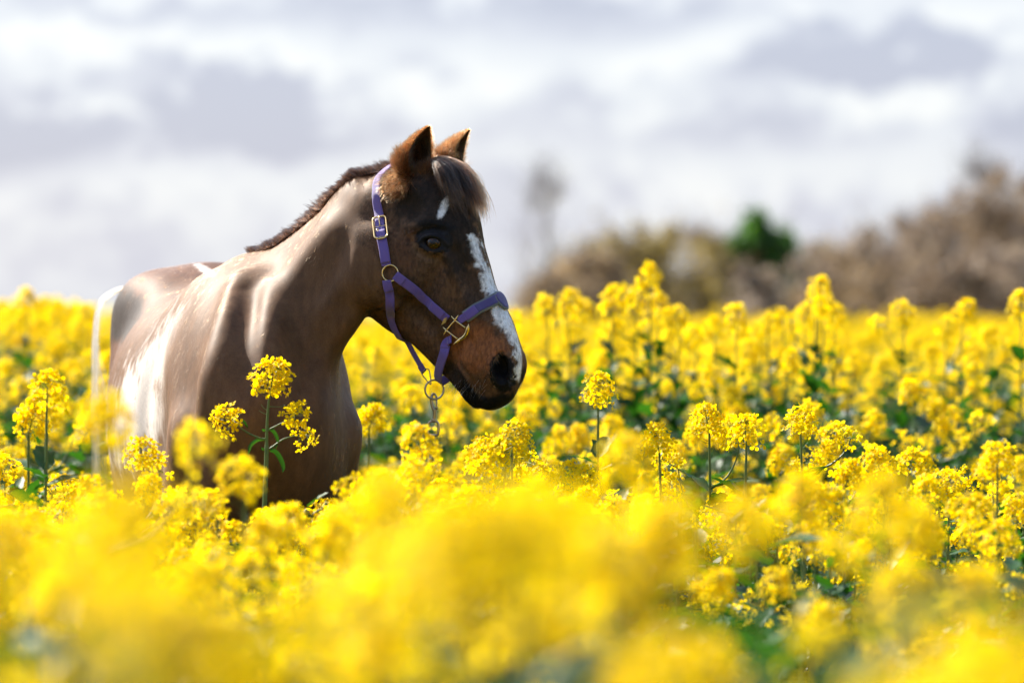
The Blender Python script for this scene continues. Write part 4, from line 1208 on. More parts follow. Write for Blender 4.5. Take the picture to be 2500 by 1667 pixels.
mb.tube(np.linspace(bc - xv * hw_ + yv * 0.004 - zn * .002 - hoff, bc + xv * hw_ + yv * 0.004 - zn * .002 - hoff, 4), 0.0014, 8)
bk_ = mb.build('buckle', m_brass, halter)
mb = MB(); mb.tube(np.linspace(bc + yv * 0.004 + zn * .0012 - hoff, bc + yv * (hh_ + .001) + zn * .003 - hoff, 6), 0.0014, 8); mb.build('buckle_prong', m_brass, bk_)
pc = bc - yv * hh_ + zn * 0.0028 - hoff
V = [pc + xv * a * 0.0085 + yv * b * 0.0014 + zn * c for c in (0, -.002) for a, b in ((-1, -1), (1, -1), (1, 1), (-1, 1))]
mesh_obj('engraved_plate', V, [(0, 1, 2, 3), (7, 6, 5, 4), (0, 4, 5, 1), (1, 5, 6, 2), (2, 6, 7, 3), (3, 7, 4, 0)], m_plate, bk_, smooth=False)
ec, eg = surf([(924, 567)], None)
torus(ec[0] + eg[0] * 0.0098 - hoff, eg[0], 0.0032, 0.0010, m_brass, 'eyelet', halter)
mb = MB(); mb.tube(np.array([ec[0] + eg[0] * 0.0080 - hoff, ec[0] + eg[0] * 0.0100 - hoff]), 0.0024, 12); mb.build('eyelet_hole', m_plate, halter)

# ================================================================== snap hook hanging in the chin ring
sn = empty('snap_hook', tuple(W(1060, 980, YR)))
tag(sn, 'worn metal snap hook hanging from the ring under the chin of the horse', 'snap hook')
so_ = np.array(sn.location)
Y_ = YR - 0.001
mb = MB()
hook = catmull([W(1062, 1007, Y_), W(1057, 995, Y_), W(1053.5, 982, Y_), W(1053.5, 970, Y_), W(1057.5, 962, Y_ + .004), W(1063, 964, Y_ + .006), W(1065.5, 971, Y_ + .004)], 30)
mb.tube(hook - so_, np.interp(np.linspace(0, 1, 30), [0, .3, .7, 1], [.0042, .0036, .0030, .0022]), 10)
mb.tube(catmull([W(1060.5, 998, Y_), W(1061, 1010, Y_), W(1059.5, 1024, Y_)], 12) - so_, np.linspace(.0046, .0040, 12), 10)
mb.tube(np.linspace(W(1066, 999, Y_), W(1066.5, 994, Y_ - .003), 4) - so_, .0022, 8)
hk = mb.build('hook', m_steel, sn)
mb = MB(); mb.tube(catmull([W(1065.5, 968, Y_ + .003), W(1066, 982, Y_), W(1064.5, 998, Y_)], 10) - so_, .0019, 8); mb.build('gate', m_steel, sn)
mb = MB()
mb.tube(np.linspace(W(1059.3, 1022, Y_), W(1059, 1028, Y_), 5) - so_, [.0052, .0066, .0054, .0068, .006], 14)
mb.tube(catmull([W(1059, 1028, Y_), W(1048, 1031, Y_), W(1044, 1042, Y_), W(1045, 1062, Y_)], 18) - so_, .0030, 8)
mb.tube(catmull([W(1059, 1028, Y_), W(1068, 1031, Y_), W(1071, 1042, Y_), W(1069, 1062, Y_)], 18) - so_, .0030, 8)
mb.tube(np.linspace(W(1045, 1062, Y_), W(1069, 1062, Y_), 4) - so_, .0028, 8)
mb.build('swivel', m_steel, sn)
# lead rope from the swivel down into the crop
lr = catmull([W(1057, 1062, Y_), W(1056, 1085, Y_ + .01), W(1050, 1160, Y_ + .02), W(1030, 1300, Y_ + .05), W(1000, 1500, Y_ + .08), W(980, 1700, Y_ + .1)], 60)
m_rope = webbing('lead_rope', (0.16, 0.09, 0.05), 0.012)
mb = MB(); mb.tube(lr, 0.0065, 10)
tag(mb.build('lead_rope', m_rope), 'brown lead rope hanging from the snap hook into the flowers', 'rope')
print('halter', round(_t.time() - _t0, 1))
# ================================================================== rapeseed
def petal_mat():
    m = bpy.data.materials.new('yellow_petals'); m.use_nodes = True; nt = m.node_tree; nt.nodes.clear()
    o = nd(nt.nodes, 'ShaderNodeOutputMaterial')
    oi = nd(nt.nodes, 'ShaderNodeNewGeometry')
    tc = nd(nt.nodes, 'ShaderNodeTexCoord')
    ns = nd(nt.nodes, 'ShaderNodeTexNoise'); ns.inputs['Scale'].default_value = 22; ns.inputs['Detail'].default_value = 3
    nt.links.new(tc.outputs['Object'], ns.inputs['Vector'])
    f = mathn(nt, 'ADD', mathn(nt, 'MULTIPLY', oi.outputs['Random Per Island'], 0.55), mathn(nt, 'MULTIPLY', ns.outputs['Fac'], 0.55))
    c = ramp(nt, f, [(0.15, (0.84, 0.49, 0.0)), (0.4, (0.94, 0.65, 0.0)), (0.8, (0.97, 0.76, 0.004)), (1.0, (0.97, 0.84, 0.05))])
    d = nd(nt.nodes, 'ShaderNodeBsdfPrincipled'); nt.links.new(c, d.inputs['Base Color']); d.inputs['Roughness'].default_value = 0.5; d.inputs['Specular IOR Level'].default_value = 0.12
    t = nd(nt.nodes, 'ShaderNodeBsdfTranslucent'); nt.links.new(c, t.inputs['Color'])
    mx = nd(nt.nodes, 'ShaderNodeMixShader'); mx.inputs[0].default_value = 0.58
    nt.links.new(d.outputs[0], mx.inputs[1]); nt.links.new(t.outputs[0], mx.inputs[2]); nt.links.new(mx.outputs[0], o.inputs['Surface'])
    return m
def green_mat(name, stops, rough, trans, spec=0.5, scale=9, thru=(1.6, 2.0, 0.5)):
    m = bpy.data.materials.new(name); m.use_nodes = True; nt = m.node_tree; nt.nodes.clear()
    o = nd(nt.nodes, 'ShaderNodeOutputMaterial'); oi = nd(nt.nodes, 'ShaderNodeNewGeometry')
    tc = nd(nt.nodes, 'ShaderNodeTexCoord'); ns = nd(nt.nodes, 'ShaderNodeTexNoise'); ns.inputs['Scale'].default_value = scale; ns.inputs['Detail'].default_value = 5
    nt.links.new(tc.outputs['Object'], ns.inputs['Vector'])
    f = mathn(nt, 'ADD', mathn(nt, 'MULTIPLY', oi.outputs['Random Per Island'], 0.5), mathn(nt, 'MULTIPLY', ns.outputs['Fac'], 0.5))
    c = ramp(nt, f, stops)
    d = nd(nt.nodes, 'ShaderNodeBsdfPrincipled'); nt.links.new(c, d.inputs['Base Color']); d.inputs['Roughness'].default_value = rough; d.inputs['Specular IOR Level'].default_value = spec
    t = nd(nt.nodes, 'ShaderNodeBsdfTranslucent'); nt.links.new(mixc(nt, 1.0, c, thru, 'MULTIPLY'), t.inputs['Color'])
    mx = nd(nt.nodes, 'ShaderNodeMixShader'); mx.inputs[0].default_value = trans
    nt.links.new(d.outputs[0], mx.inputs[1]); nt.links.new(t.outputs[0], mx.inputs[2]); nt.links.new(mx.outputs[0], o.inputs['Surface'])
    return m
m_petal = petal_mat()
m_leaf = green_mat('rape_leaf', [(0.2, (0.012, 0.045, 0.010)), (0.5, (0.022, 0.072, 0.013)), (0.8, (0.038, 0.11, 0.020))], 0.5, 0.34, 0.28)
m_stem = green_mat('rape_stem', [(0.2, (0.075, 0.13, 0.035)), (0.6, (0.11, 0.17, 0.05)), (0.9, (0.15, 0.17, 0.07))], 0.45, 0.12)
m_bud = green_mat('rape_bud', [(0.2, (0.20, 0.24, 0.03)), (0.5, (0.34, 0.34, 0.04)), (0.9, (0.62, 0.50, 0.04))], 0.5, 0.3)

class NB:
    "numpy friendly mesh collector with triangles and quads"
    def __init__(s): s.V = []; s.F = []; s.M = []; s.n = 0
    def add(s, V, F, m):
        s.V.append(np.asarray(V, float)); s.F += [tuple(i + s.n for i in f) for f in F]; s.M += [m] * len(F); s.n += len(V)
    def mesh(s, name, mats, smooth=True):
        me = bpy.data.meshes.new(name); me.from_pydata(np.vstack(s.V).tolist(), [], s.F)
        for m in mats: me.materials.append(m)
        me.polygons.foreach_set('material_index', np.array(s.M, dtype=np.int32))
        me.polygons.foreach_set('use_smooth', np.full(len(me.polygons), smooth))
        me.update(); return me
MATS = [m_petal, m_leaf, m_stem, m_bud]
def frame(n):
    n = norm(n); a = norm(np.cross(n, [0.3, 0.2, 1.0] if abs(n[2]) < 0.95 else [1.0, 0, 0])); return a, np.cross(n, a), n
PET = np.array([(0.0006, 0.0, 0.0), (0.0022, -0.0016, 0.0004), (0.0058, -0.0031, 0.0010), (0.0082, -0.0016, 0.0004), (0.0086, 0.0010, 0.0003), (0.0060, 0.0032, 0.0010), (0.0024, 0.0016, 0.0004), (0.0052, 0.0, 0.0022)])
PETF = [(0, 1, 7), (1, 2, 7), (2, 3, 7), (3, 4, 7), (4, 5, 7), (5, 6, 7), (6, 0, 7)]
def floret(nb, p, n, r, size=1.0, openness=0.2):
    a, b, c = frame(n); ro = r.uniform(0, 6.28)
    for q in range(4):
        an = ro + q * math.pi / 2 + r.normal(0, .12)
        d = math.cos(an) * a + math.sin(an) * b; e = np.cross(c, d)
        up = openness + r.normal(0, 0.22)
        d2 = norm(d + c * up); c2 = np.cross(d2, e)
        L = PET * size * 1.55 * r.uniform(0.85, 1.12)
        tw = r.normal(0, 0.25)
        V = p + L[:, :1] * d2 + L[:, 1:2] * (e * math.cos(tw) + c2 * math.sin(tw)) + (L[:, 2:3] * 1.1) * (-c2)
        nb.add(V, PETF, 0)
    # stamens
    V = [p + c * 0.004 * size, p + a * 0.0014 * size, p - a * 0.0007 * size + b * 0.0012 * size, p - a * 0.0007 * size - b * 0.0012 * size]
    nb.add(V, [(0, 1, 2), (0, 2, 3), (0, 3, 1)], 3)
def tube(nb, P, r, n=5, m=2):
    mb = MB(); mb.tube(P, r, n, cap=False); nb.add(mb.V, mb.F, m)
def bud(nb, p, d, L, w, m=3):
    a, b, c = frame(d)
    V = [p] + [p + c * L * 0.45 + (math.cos(t) * a + math.sin(t) * b) * w for t in (0, 1.57, 3.14, 4.71)] + [p + c * L]
    nb.add(V, [(0, 2, 1), (0, 3, 2), (0, 4, 3), (0, 1, 4), (5, 1, 2), (5, 2, 3), (5, 3, 4), (5, 4, 1)], m)
def flower_head(nb, base, axis, r, size=1.0, nf=28, nbud=16, pods=4):
    "raceme: buds in the middle on top, a dome of open flowers round and below them"
    a, b, c = frame(axis); S = size
    top = base + c * 0.050 * S
    tube(nb, np.array([base - c * 0.012 * S, base + c * 0.02 * S, top]), [0.0017 * S, 0.0015 * S, 0.0010 * S], 5)
    for i in range(nf):
        u = (i + 0.5) / nf
        lat_a = 0.20 + 1.75 * u ** 0.8 + r.normal(0, 0.10)                      # polar angle from the axis
        az = i * 2.39996 + r.normal(0, 0.25)
        rad = (0.020 + 0.014 * math.sin(min(lat_a, 1.6))) * S * r.uniform(0.70, 1.32)
        hh = base + c * (0.042 - 0.030 * u) * S
        d = norm(math.cos(lat_a) * c * 0.8 + math.sin(lat_a) * (math.cos(az) * a + math.sin(az) * b) + r.normal(0, 0.10, 3))
        e = hh + d * rad
        tube(nb, np.array([hh, (hh + e) / 2 - c * 0.001, e]), 0.00045 * S, 3)
        floret(nb, e, norm(d * 0.8 + c * 0.35 + r.normal(0, .22, 3)), r, S * r.uniform(0.85, 1.1), 0.15 + 0.25 * (u < 0.3))
    for i in range(nbud):
        u = i / nbud; az = i * 2.4; rr = 0.011 * S * math.sqrt(u)
        p = top + (math.cos(az) * a + math.sin(az) * b) * rr - c * (0.004 * u) * S
        d = norm(c + 0.9 * (math.cos(az) * a + math.sin(az) * b) * u + r.normal(0, .1, 3))
        bud(nb, p, d, 0.0072 * S * r.uniform(.8, 1.15), 0.0016 * S)
    for i in range(pods):
        az = r.uniform(0, 6.28); h0 = base - c * r.uniform(0.004, 0.045) * S
        d = math.cos(az) * a + math.sin(az) * b
        L = r.uniform(0.018, 0.040) * S
        tube(nb, np.array([h0, h0 + d * L * .5 + c * L * .18, h0 + d * L + c * L * .55]), [0.0005, 0.0006, 0.0003], 3)
def leaf(nb, p, d, L, w, r, droop=0.7, m=1):
    d = norm(d); side = norm(np.cross(d, [0, 0, 1.0])); k = 9
    fold = r.uniform(0.15, 0.5); tw = r.normal(0, 0.5)
    V = []; cur = p.copy(); dirn = d.copy()
    for i in range(k):
        t = i / (k - 1); ww = w * (math.sin(math.pi * min(1, t * 0.93 + 0.07) ** 0.8)) * (1 + 0.18 * math.sin(i * 2.3 + tw * 5)) + 0.0008
        up = np.cross(side, dirn); s2 = side * math.cos(tw * t) + up * math.sin(tw * t)
        V += [cur - s2 * ww + up * ww * fold + up * 0.12 * ww * math.sin(i * 2.1), cur, cur + s2 * ww + up * ww * fold + up * 0.12 * ww * math.cos(i * 1.7)]
        cur = cur + dirn * L / (k - 1); dirn = norm(dirn - np.array([0, 0, 1.0]) * droop * L * 2.2 / k * 2 * (0.5 + t))
    F = []
    for i in range(k - 1):
        a = i * 3; F += [(a, a + 1, a + 4, a + 3), (a + 1, a + 2, a + 5, a + 4)]
    nb.add(V, F, m)

VARIANTS = []      # each: dict(stem, foliage, heads=[(mesh)], H)
def make_variant(seed, nbr, big=1.0):
    r = np.random.default_rng(seed); H = 1.0
    st, fo = NB(), NB(); heads = []
    sway = r.normal(0, 0.012, 2)
    ctr = lambda z: np.array([sway[0] * math.sin(z * 3), sway[1] * math.sin(z * 2.6), z])
    zs = np.linspace(0, H - 0.045, 14); P = np.array([ctr(z) for z in zs])
    tube(st, P, np.interp(zs, [0, .5, 1], [0.0075, 0.0055, 0.0022]), 7)
    hb = NB(); flower_head(hb, P[-1], norm(P[-1] - P[-2] + r.normal(0, .02, 3)), r, 1.0 * big, int(r.integers(38, 50)), 18, 5); heads.append(hb)
    for i in range(nbr):
        z0 = H - 0.13 - 0.42 * (i + r.random() * 0.5) / nbr; az = i * 2.4 + r.normal(0, .3)
        d = np.array([math.cos(az), math.sin(az), 0]); L = r.uniform(0.10, 0.20) * (0.8 + 0.9 * (H - z0))
        rise = min(r.uniform(0.75, 1.1) * L + 0.02, H - z0 - 0.05)
        p0 = ctr(z0); pts = catmull([p0, p0 + d * L * .38 + UP_ * rise * .22, p0 + d * L * .62 + UP_ * rise * .62, p0 + d * L * .70 + UP_ * rise], 9)
        tube(st, pts, np.linspace(0.0030, 0.0015, 9), 5)
        hb = NB(); s_ = r.uniform(0.62, 1.0) * big
        flower_head(hb, pts[-1], norm(pts[-1] - pts[-2] + r.normal(0, .1, 3)), r, s_, int(r.integers(18, 32) * (0.6 + 0.4 * s_)), 14, 2); heads.append(hb)
        leaf(fo, p0, d * 1.0 + UP_ * 0.35, r.uniform(0.06, 0.11), r.uniform(0.008, 0.014), r, 1.0)
    for i in range(32):
        z0 = 0.84 * (1 - ((i + r.random()) / 32) ** 1.1); az = i * 2.4 + r.normal(0, .4)
        L = r.uniform(0.09, 0.14) * (1.25 - 0.65 * z0); 
        leaf(fo, ctr(z0), np.array([math.cos(az), math.sin(az), r.uniform(0.2, 0.9)]), L, L * r.uniform(0.15, 0.24), r, r.uniform(0.8, 1.6))
    VARIANTS.append(dict(stem=st.mesh('stem', MATS), foliage=fo.mesh('foliage', MATS), heads=[h.mesh('flower_head', MATS) for h in heads], H=1.0))
UP_ = np.array([0, 0, 1.0])
for k_ in range(9): make_variant(100 + k_, [1, 2, 3, 1, 4, 4, 0, 3, 2][k_])
PROTO = []
def proto(v):
    e = empty('rapeseed_plant'); out = [e]
    for nm, me in [('stem', v['stem']), ('foliage', v['foliage'])] + [('flower_head', h) for h in v['heads']]:
        out.append(link_mesh(nm, me, e))
    return out
def place_plant(v_i, x, y, ztop, rz, label, group, used=set(), tilt=(0, 0), wide=1.0):
    v = VARIANTS[v_i]; ztop = ztop - 0.032
    if v_i not in used:
        used.add(v_i); tree_ = proto(v); PROTO.append((v_i, tree_)); root = tree_[0]
    else:
        src = dict(PROTO)[v_i]; root = src[0].copy(); col.objects.link(root)
        for ch in src[1:]:
            c = ch.copy(); col.objects.link(c); c.parent = root
    g = float(gz(x, y)); s_ = (ztop - g)
    root.location = (x, y, g); root.rotation_euler = (tilt[0], tilt[1], rz)
    w = wide * (0.5 + 0.5 * s_)
    root.scale = (w, w, s_)
    tag(root, label, 'flowering plant', group)
    return root

# where the crop may stand: it keeps clear of the horse
def clear_of_horse(x, y, z):
    q = np.array([x, y, 0]) - BF; s_, l_ = q @ BD, q @ BR
    if -0.14 < s_ < 1.7 and abs(l_) < 0.40: return False
    if y > 8.9 and y < 9.75 and -0.50 < x < 0.16 and z > 1.12: return False
    return True
TOPLINE = ([-200, 0, 60, 200, 300, 420, 520, 620, 800, 870, 905, 960, 1080, 1130, 1300, 1500, 1700, 2000, 2300, 2700],
           [880, 900, 930, 960, 1060, 1160, 1175, 1200, 1215, 1140, 1060, 1050, 1070, 1040, 1010, 1020, 1010, 1030, 1040, 1040])
def describe(px, py, Y, used):
    "label naming the nearest landmark plant and the side on which this one stands"
    look = 'blurred' if Y < 3.6 else ('softly blurred' if Y < 6.2 else 'sharp')
    grp = {'blurred': 'blurred rapeseed plants close to the lens', 'softly blurred': 'softly blurred rapeseed plants', 'sharp': 'sharp rapeseed plants of the middle distance'}[look]
    order = sorted(range(len(HAND)), key=lambda i: math.hypot(HAND[i][0] - px, (HAND[i][1] - py) * 1.2))
    first = None
    for size in ('', 'low '):
        for i in order[:20]:
            dx, dy = px - HAND[i][0], py - HAND[i][1]
            vert = 'above' if dy < 0 else 'below'; hor = 'left of' if dx < 0 else 'right of'
            rel = hor if abs(dx) > 2 * abs(dy) else (vert if abs(dy) > 2 * abs(dx) else vert + ' and ' + hor)
            lab = '%s%s plant %s %s' % (size, look, rel, SHORT[i])
            if len(lab.split()) > 16: continue
            first = first or lab
            if lab not in used and size == '': used.add(lab); return lab, grp
    return first, grp
SHORT = ['the round head overlapping the tall single stem', 'the full head under the snap hook', 'the orange tinted head beside the belly', 'the lace-like head at the left edge',
  'the wide head over the tail', 'the sharp long head before the belly', "the broad head at the shoulder's foot", 'the bunched heads beside the single stem', "the soft head at the single stem's foot",
  'the large round head under the chest', 'the small loose head under the chest', "the plant at the horse's left shoulder", 'the one big blurred ball beside the muzzle', 'the sharp oval head behind the blurred ball',
  'the tall stacked heads nearest the muzzle', 'the round lone head on its bare stem', 'the round head beyond the bare stem', 'the low head with dark gaps', 'the open sprawling head', 'the sharp head between blurred balls and edge',
  'the tallest sharp plant at the right edge', 'the compact head under the tallest edge plant', 'the low compact head at the edge', 'the sharp tall head between two blurred', 'the slender plant beyond the chin', 'the narrow stacked heads under the chin',
  'the soft round head beside the snap hook', 'the largest smooth ball at right', 'the knobbly blurred head', 'the blurred plant among sharp ones', 'the blurred tall column of heads', 'the hooked ring of flowers',
  'the soft low head at bottom right', 'the low blurred plant at the edge', 'the blurred plant at the bottom edge', 'the narrow pointed blurred head', 'the tallest blurred dome', 'the blurred dome right of the tallest',
  'the wide yellow veil', 'the blurred plant beside the veil', 'the pale yellow cloud over the belly', 'the plant left of the pale cloud', 'the smoothest mass at the bottom left', 'the plant beside the smoothest mass',
  'the blurred plant at the left edge', 'the blurred plant below the dark gap', 'the soft plant beside the dark gap', 'the big mass at bottom middle', 'the blurred plant where green begins', 'the blurred plant under the tallest dome']
rs = np.random.default_rng(2024)
HAND = [  # px, py of the top of the plant, depth, variant, label
    (612, 1108, 6.9, 3, 'rapeseed plant whose round head overlaps the tall single stem before the chest'),
    (1015, 1024, 8.25, 1, 'rapeseed plant with a full round head right under the snap hook'),
    (118, 900, 8.6, 6, 'rapeseed plant with an orange tinted head highest left of the belly'),
    (68, 972, 8.7, 0, 'rapeseed plant with open lace-like head at the left edge beside the orange tinted one'),
    (245, 958, 6.2, 2, 'soft rapeseed plant with a wide head over the tail of the horse'),
    (352, 1056, 8.75, 4, "sharp rapeseed plant with a long head before the horse's belly"),
    (412, 1182, 8.2, 5, "rapeseed plant with a broad head at the foot of the horse's shoulder"),
    (515, 1180, 8.0, 7, 'rapeseed plant with bunched heads between shoulder and tall single stem'),
    (655, 1238, 6.2, 8, "rapeseed plant with a soft head at the foot of the tall single stem"),
    (806, 1240, 6.0, 2, 'rapeseed plant with a large round head below the right side of the chest'),
    (708, 1218, 7.4, 6, 'small rapeseed plant with one loose head under the middle of the chest'),
    (884, 1182, 8.5, 1, "rapeseed plant standing at the edge of the horse's left shoulder"),
    (1522, 1050, 5.9, 6, 'rapeseed plant with one big blurred ball right of the muzzle'),
    (1605, 1024, 9.0, 0, 'rapeseed plant with a sharp oval head behind the big blurred ball'),
    (1730, 978, 9.4, 4, 'tall rapeseed plant with stacked heads, first from the muzzle to rise above the crop'),
    (1826, 1004, 9.2, 6, 'rapeseed plant with a round lone head on a bare stem'),
    (1952, 984, 9.5, 3, 'rapeseed plant with a round head right of the bare stem one'),
    (2062, 1110, 8.6, 0, 'low rapeseed plant whose round head shows dark gaps'),
    (2148, 1080, 8.8, 2, 'rapeseed plant with an open sprawling head above the large blurred ball at right'),
    (2280, 1148, 8.4, 5, 'rapeseed plant with a sharp head between the blurred balls and the right edge'),
    (2440, 1068, 8.3, 4, 'tallest sharp rapeseed plant at the right edge'),
    (2386, 1190, 7.9, 1, 'rapeseed plant with a compact head under the tallest one at the right edge'),
    (2440, 1256, 7.7, 6, 'rapeseed plant with a low compact head near the right edge'),
    (2028, 1172, 8.1, 3, 'sharp rapeseed plant with a tall head between two blurred ones'),
    (1462, 905, 9.9, 6, 'slender rapeseed plant with small sharp flowers rising right of the chin'),
    (1240, 1020, 8.9, 3, 'rapeseed plant with narrow stacked heads right below the chin'),
    (900, 978, 10.6, 0, 'soft rapeseed plant with a round head between chest and snap hook'),
    (2160, 1140, 4.9, 6, 'rapeseed plant with the largest smooth blurred ball at right'),
    (2240, 1210, 5.2, 2, 'rapeseed plant with knobbly blurred head beside the largest ball'),
    (1955, 1140, 5.6, 0, 'blurred rapeseed plant rising between the sharp plants at right'),
    (1860, 1180, 4.2, 5, 'blurred rapeseed plant with a tall column of heads'),
    (2175, 1350, 4.3, 3, 'blurred rapeseed plant with a hooked ring of flowers low at right'),
    (2010, 1450, 5.9, 1, 'rapeseed plant with a soft low head at the bottom right of the field'),
    (2390, 1360, 5.0, 4, 'blurred rapeseed plant low beside the right edge'),
    (2380, 1610, 5.5, 7, 'blurred rapeseed plant at the bottom edge right'),
    (1635, 1185, 3.6, 6, 'blurred rapeseed plant with a narrow pointed head right of the big blurred mass'),
    (1275, 1150, 2.9, 3, 'rapeseed plant making the tallest blurred dome below the muzzle'),
    (1385, 1185, 3.6, 5, 'blurred rapeseed plant joining the tallest dome on its right'),
    (1120, 1165, 2.2, 1, 'rapeseed plant dissolving into a wide yellow veil under the lead rope'),
    (1035, 1235, 3.4, 7, 'blurred rapeseed plant left of the wide yellow veil'),
    (300, 1150, 2.5, 2, 'rapeseed plant dissolving into a pale yellow cloud over the belly'),
    (205, 1230, 3.4, 5, 'blurred rapeseed plant left of the pale yellow cloud'),
    (420, 1360, 2.0, 4, 'rapeseed plant making the smoothest orange yellow mass at the bottom left'),
    (560, 1440, 3.4, 3, 'blurred rapeseed plant right of the smoothest mass at the bottom left'),
    (30, 1200, 3.5, 0, 'blurred rapeseed plant at the left edge'),
    (880, 1480, 3.6, 5, 'blurred rapeseed plant at the bottom below the dark gap'),
    (930, 1270, 4.4, 8, 'softly blurred rapeseed plant right of the dark gap under the horse'),
    (1500, 1300, 3.6, 4, 'blurred rapeseed plant in the big mass at the bottom middle'),
    (1640, 1500, 2.6, 2, 'very blurred rapeseed plant at the bottom where the green gap begins'),
    (1290, 1400, 3.5, 1, 'very blurred rapeseed plant at the bottom middle under the tallest dome'),
]
count_ind = 0
taken = []
for i, (px, py, Y, vi, lab) in enumerate(HAND):
    p = W(px, py, Y)
    if Y < 3.3: vi = (6, 0)[i % 2]
    place_plant(vi, p[0], p[1], p[2], rs.uniform(0, 6.28), lab, None, wide=1.0)
    taken.append((p[0], p[1])); count_ind += 1
# random plants of the near crop, one by one
def near_density(px, py_top, Y):
    if Y < 4.2: return 0.14 if px < 1500 else 0.04
    if Y < 7.6: return 0.42 if px < 1450 else 0.05
    if px > 1400: return 0.65
    return 1.0
tries = 0
cand = []
while len(cand) < 160 and tries < 200000:
    tries += 1
    Y = math.sqrt(rs.uniform(2.9 ** 2, 9.7 ** 2)); px = rs.uniform(-90, 2590)
    x = (px - 1250) / FL * Y
    if rs.random() > near_density(px, 0, Y): continue
    if any((x - a) ** 2 + (Y - b) ** 2 < (0.14 if px < 1400 else (0.17 if Y > 7.4 else 0.25)) ** 2 for a, b in taken): continue
    g = float(gz(x, Y)); nat = g + rs.normal(0.98, 0.075) - 0.04
    line = np.interp(px, *TOPLINE) + abs(rs.normal(0, 55)) + 0.55 * 351 * max(1 / Y - 1 / 9.36, 0)
    # dark gap below the chest and the open green area at the right
    if 660 < px < 900 and Y < 6.2: line = max(line, 1560 + rs.normal(0, 50))
    if px > 1450: nat = min(nat, (0.93 if Y > 7.2 else 0.80) + rs.normal(0, 0.06)) if px > 1600 or Y > 6 else nat; line = max(line, 1000)
    if Y < 5 and px < 1650: line = max(line, 1120 + abs(rs.normal(0, 160)))
    zt = min(nat, CZ - (line - CY) / FL * Y)
    if zt - g < 0.42: continue
    if not clear_of_horse(x, Y, zt): continue
    cand.append((x, Y, zt, px, CY - (zt - CZ) / Y * FL)); taken.append((x, Y))
assert len(SHORT) == len(HAND)
used_l = set()
for x, Y, zt, px, pyt in cand:
    lab, grp = describe(px, pyt, Y, used_l)
    place_plant(int(rs.choice([6, 0, 3, 2, 1, 8, 0, 2, 7, 5]) if px > 1450 else rs.integers(0, 9)), x, Y, zt, rs.uniform(0, 6.28), lab, grp, tilt=tuple(rs.normal(0, .03, 2)), wide=rs.uniform(.78, 1.1))
print('near plants', len(cand), 'tries', tries)

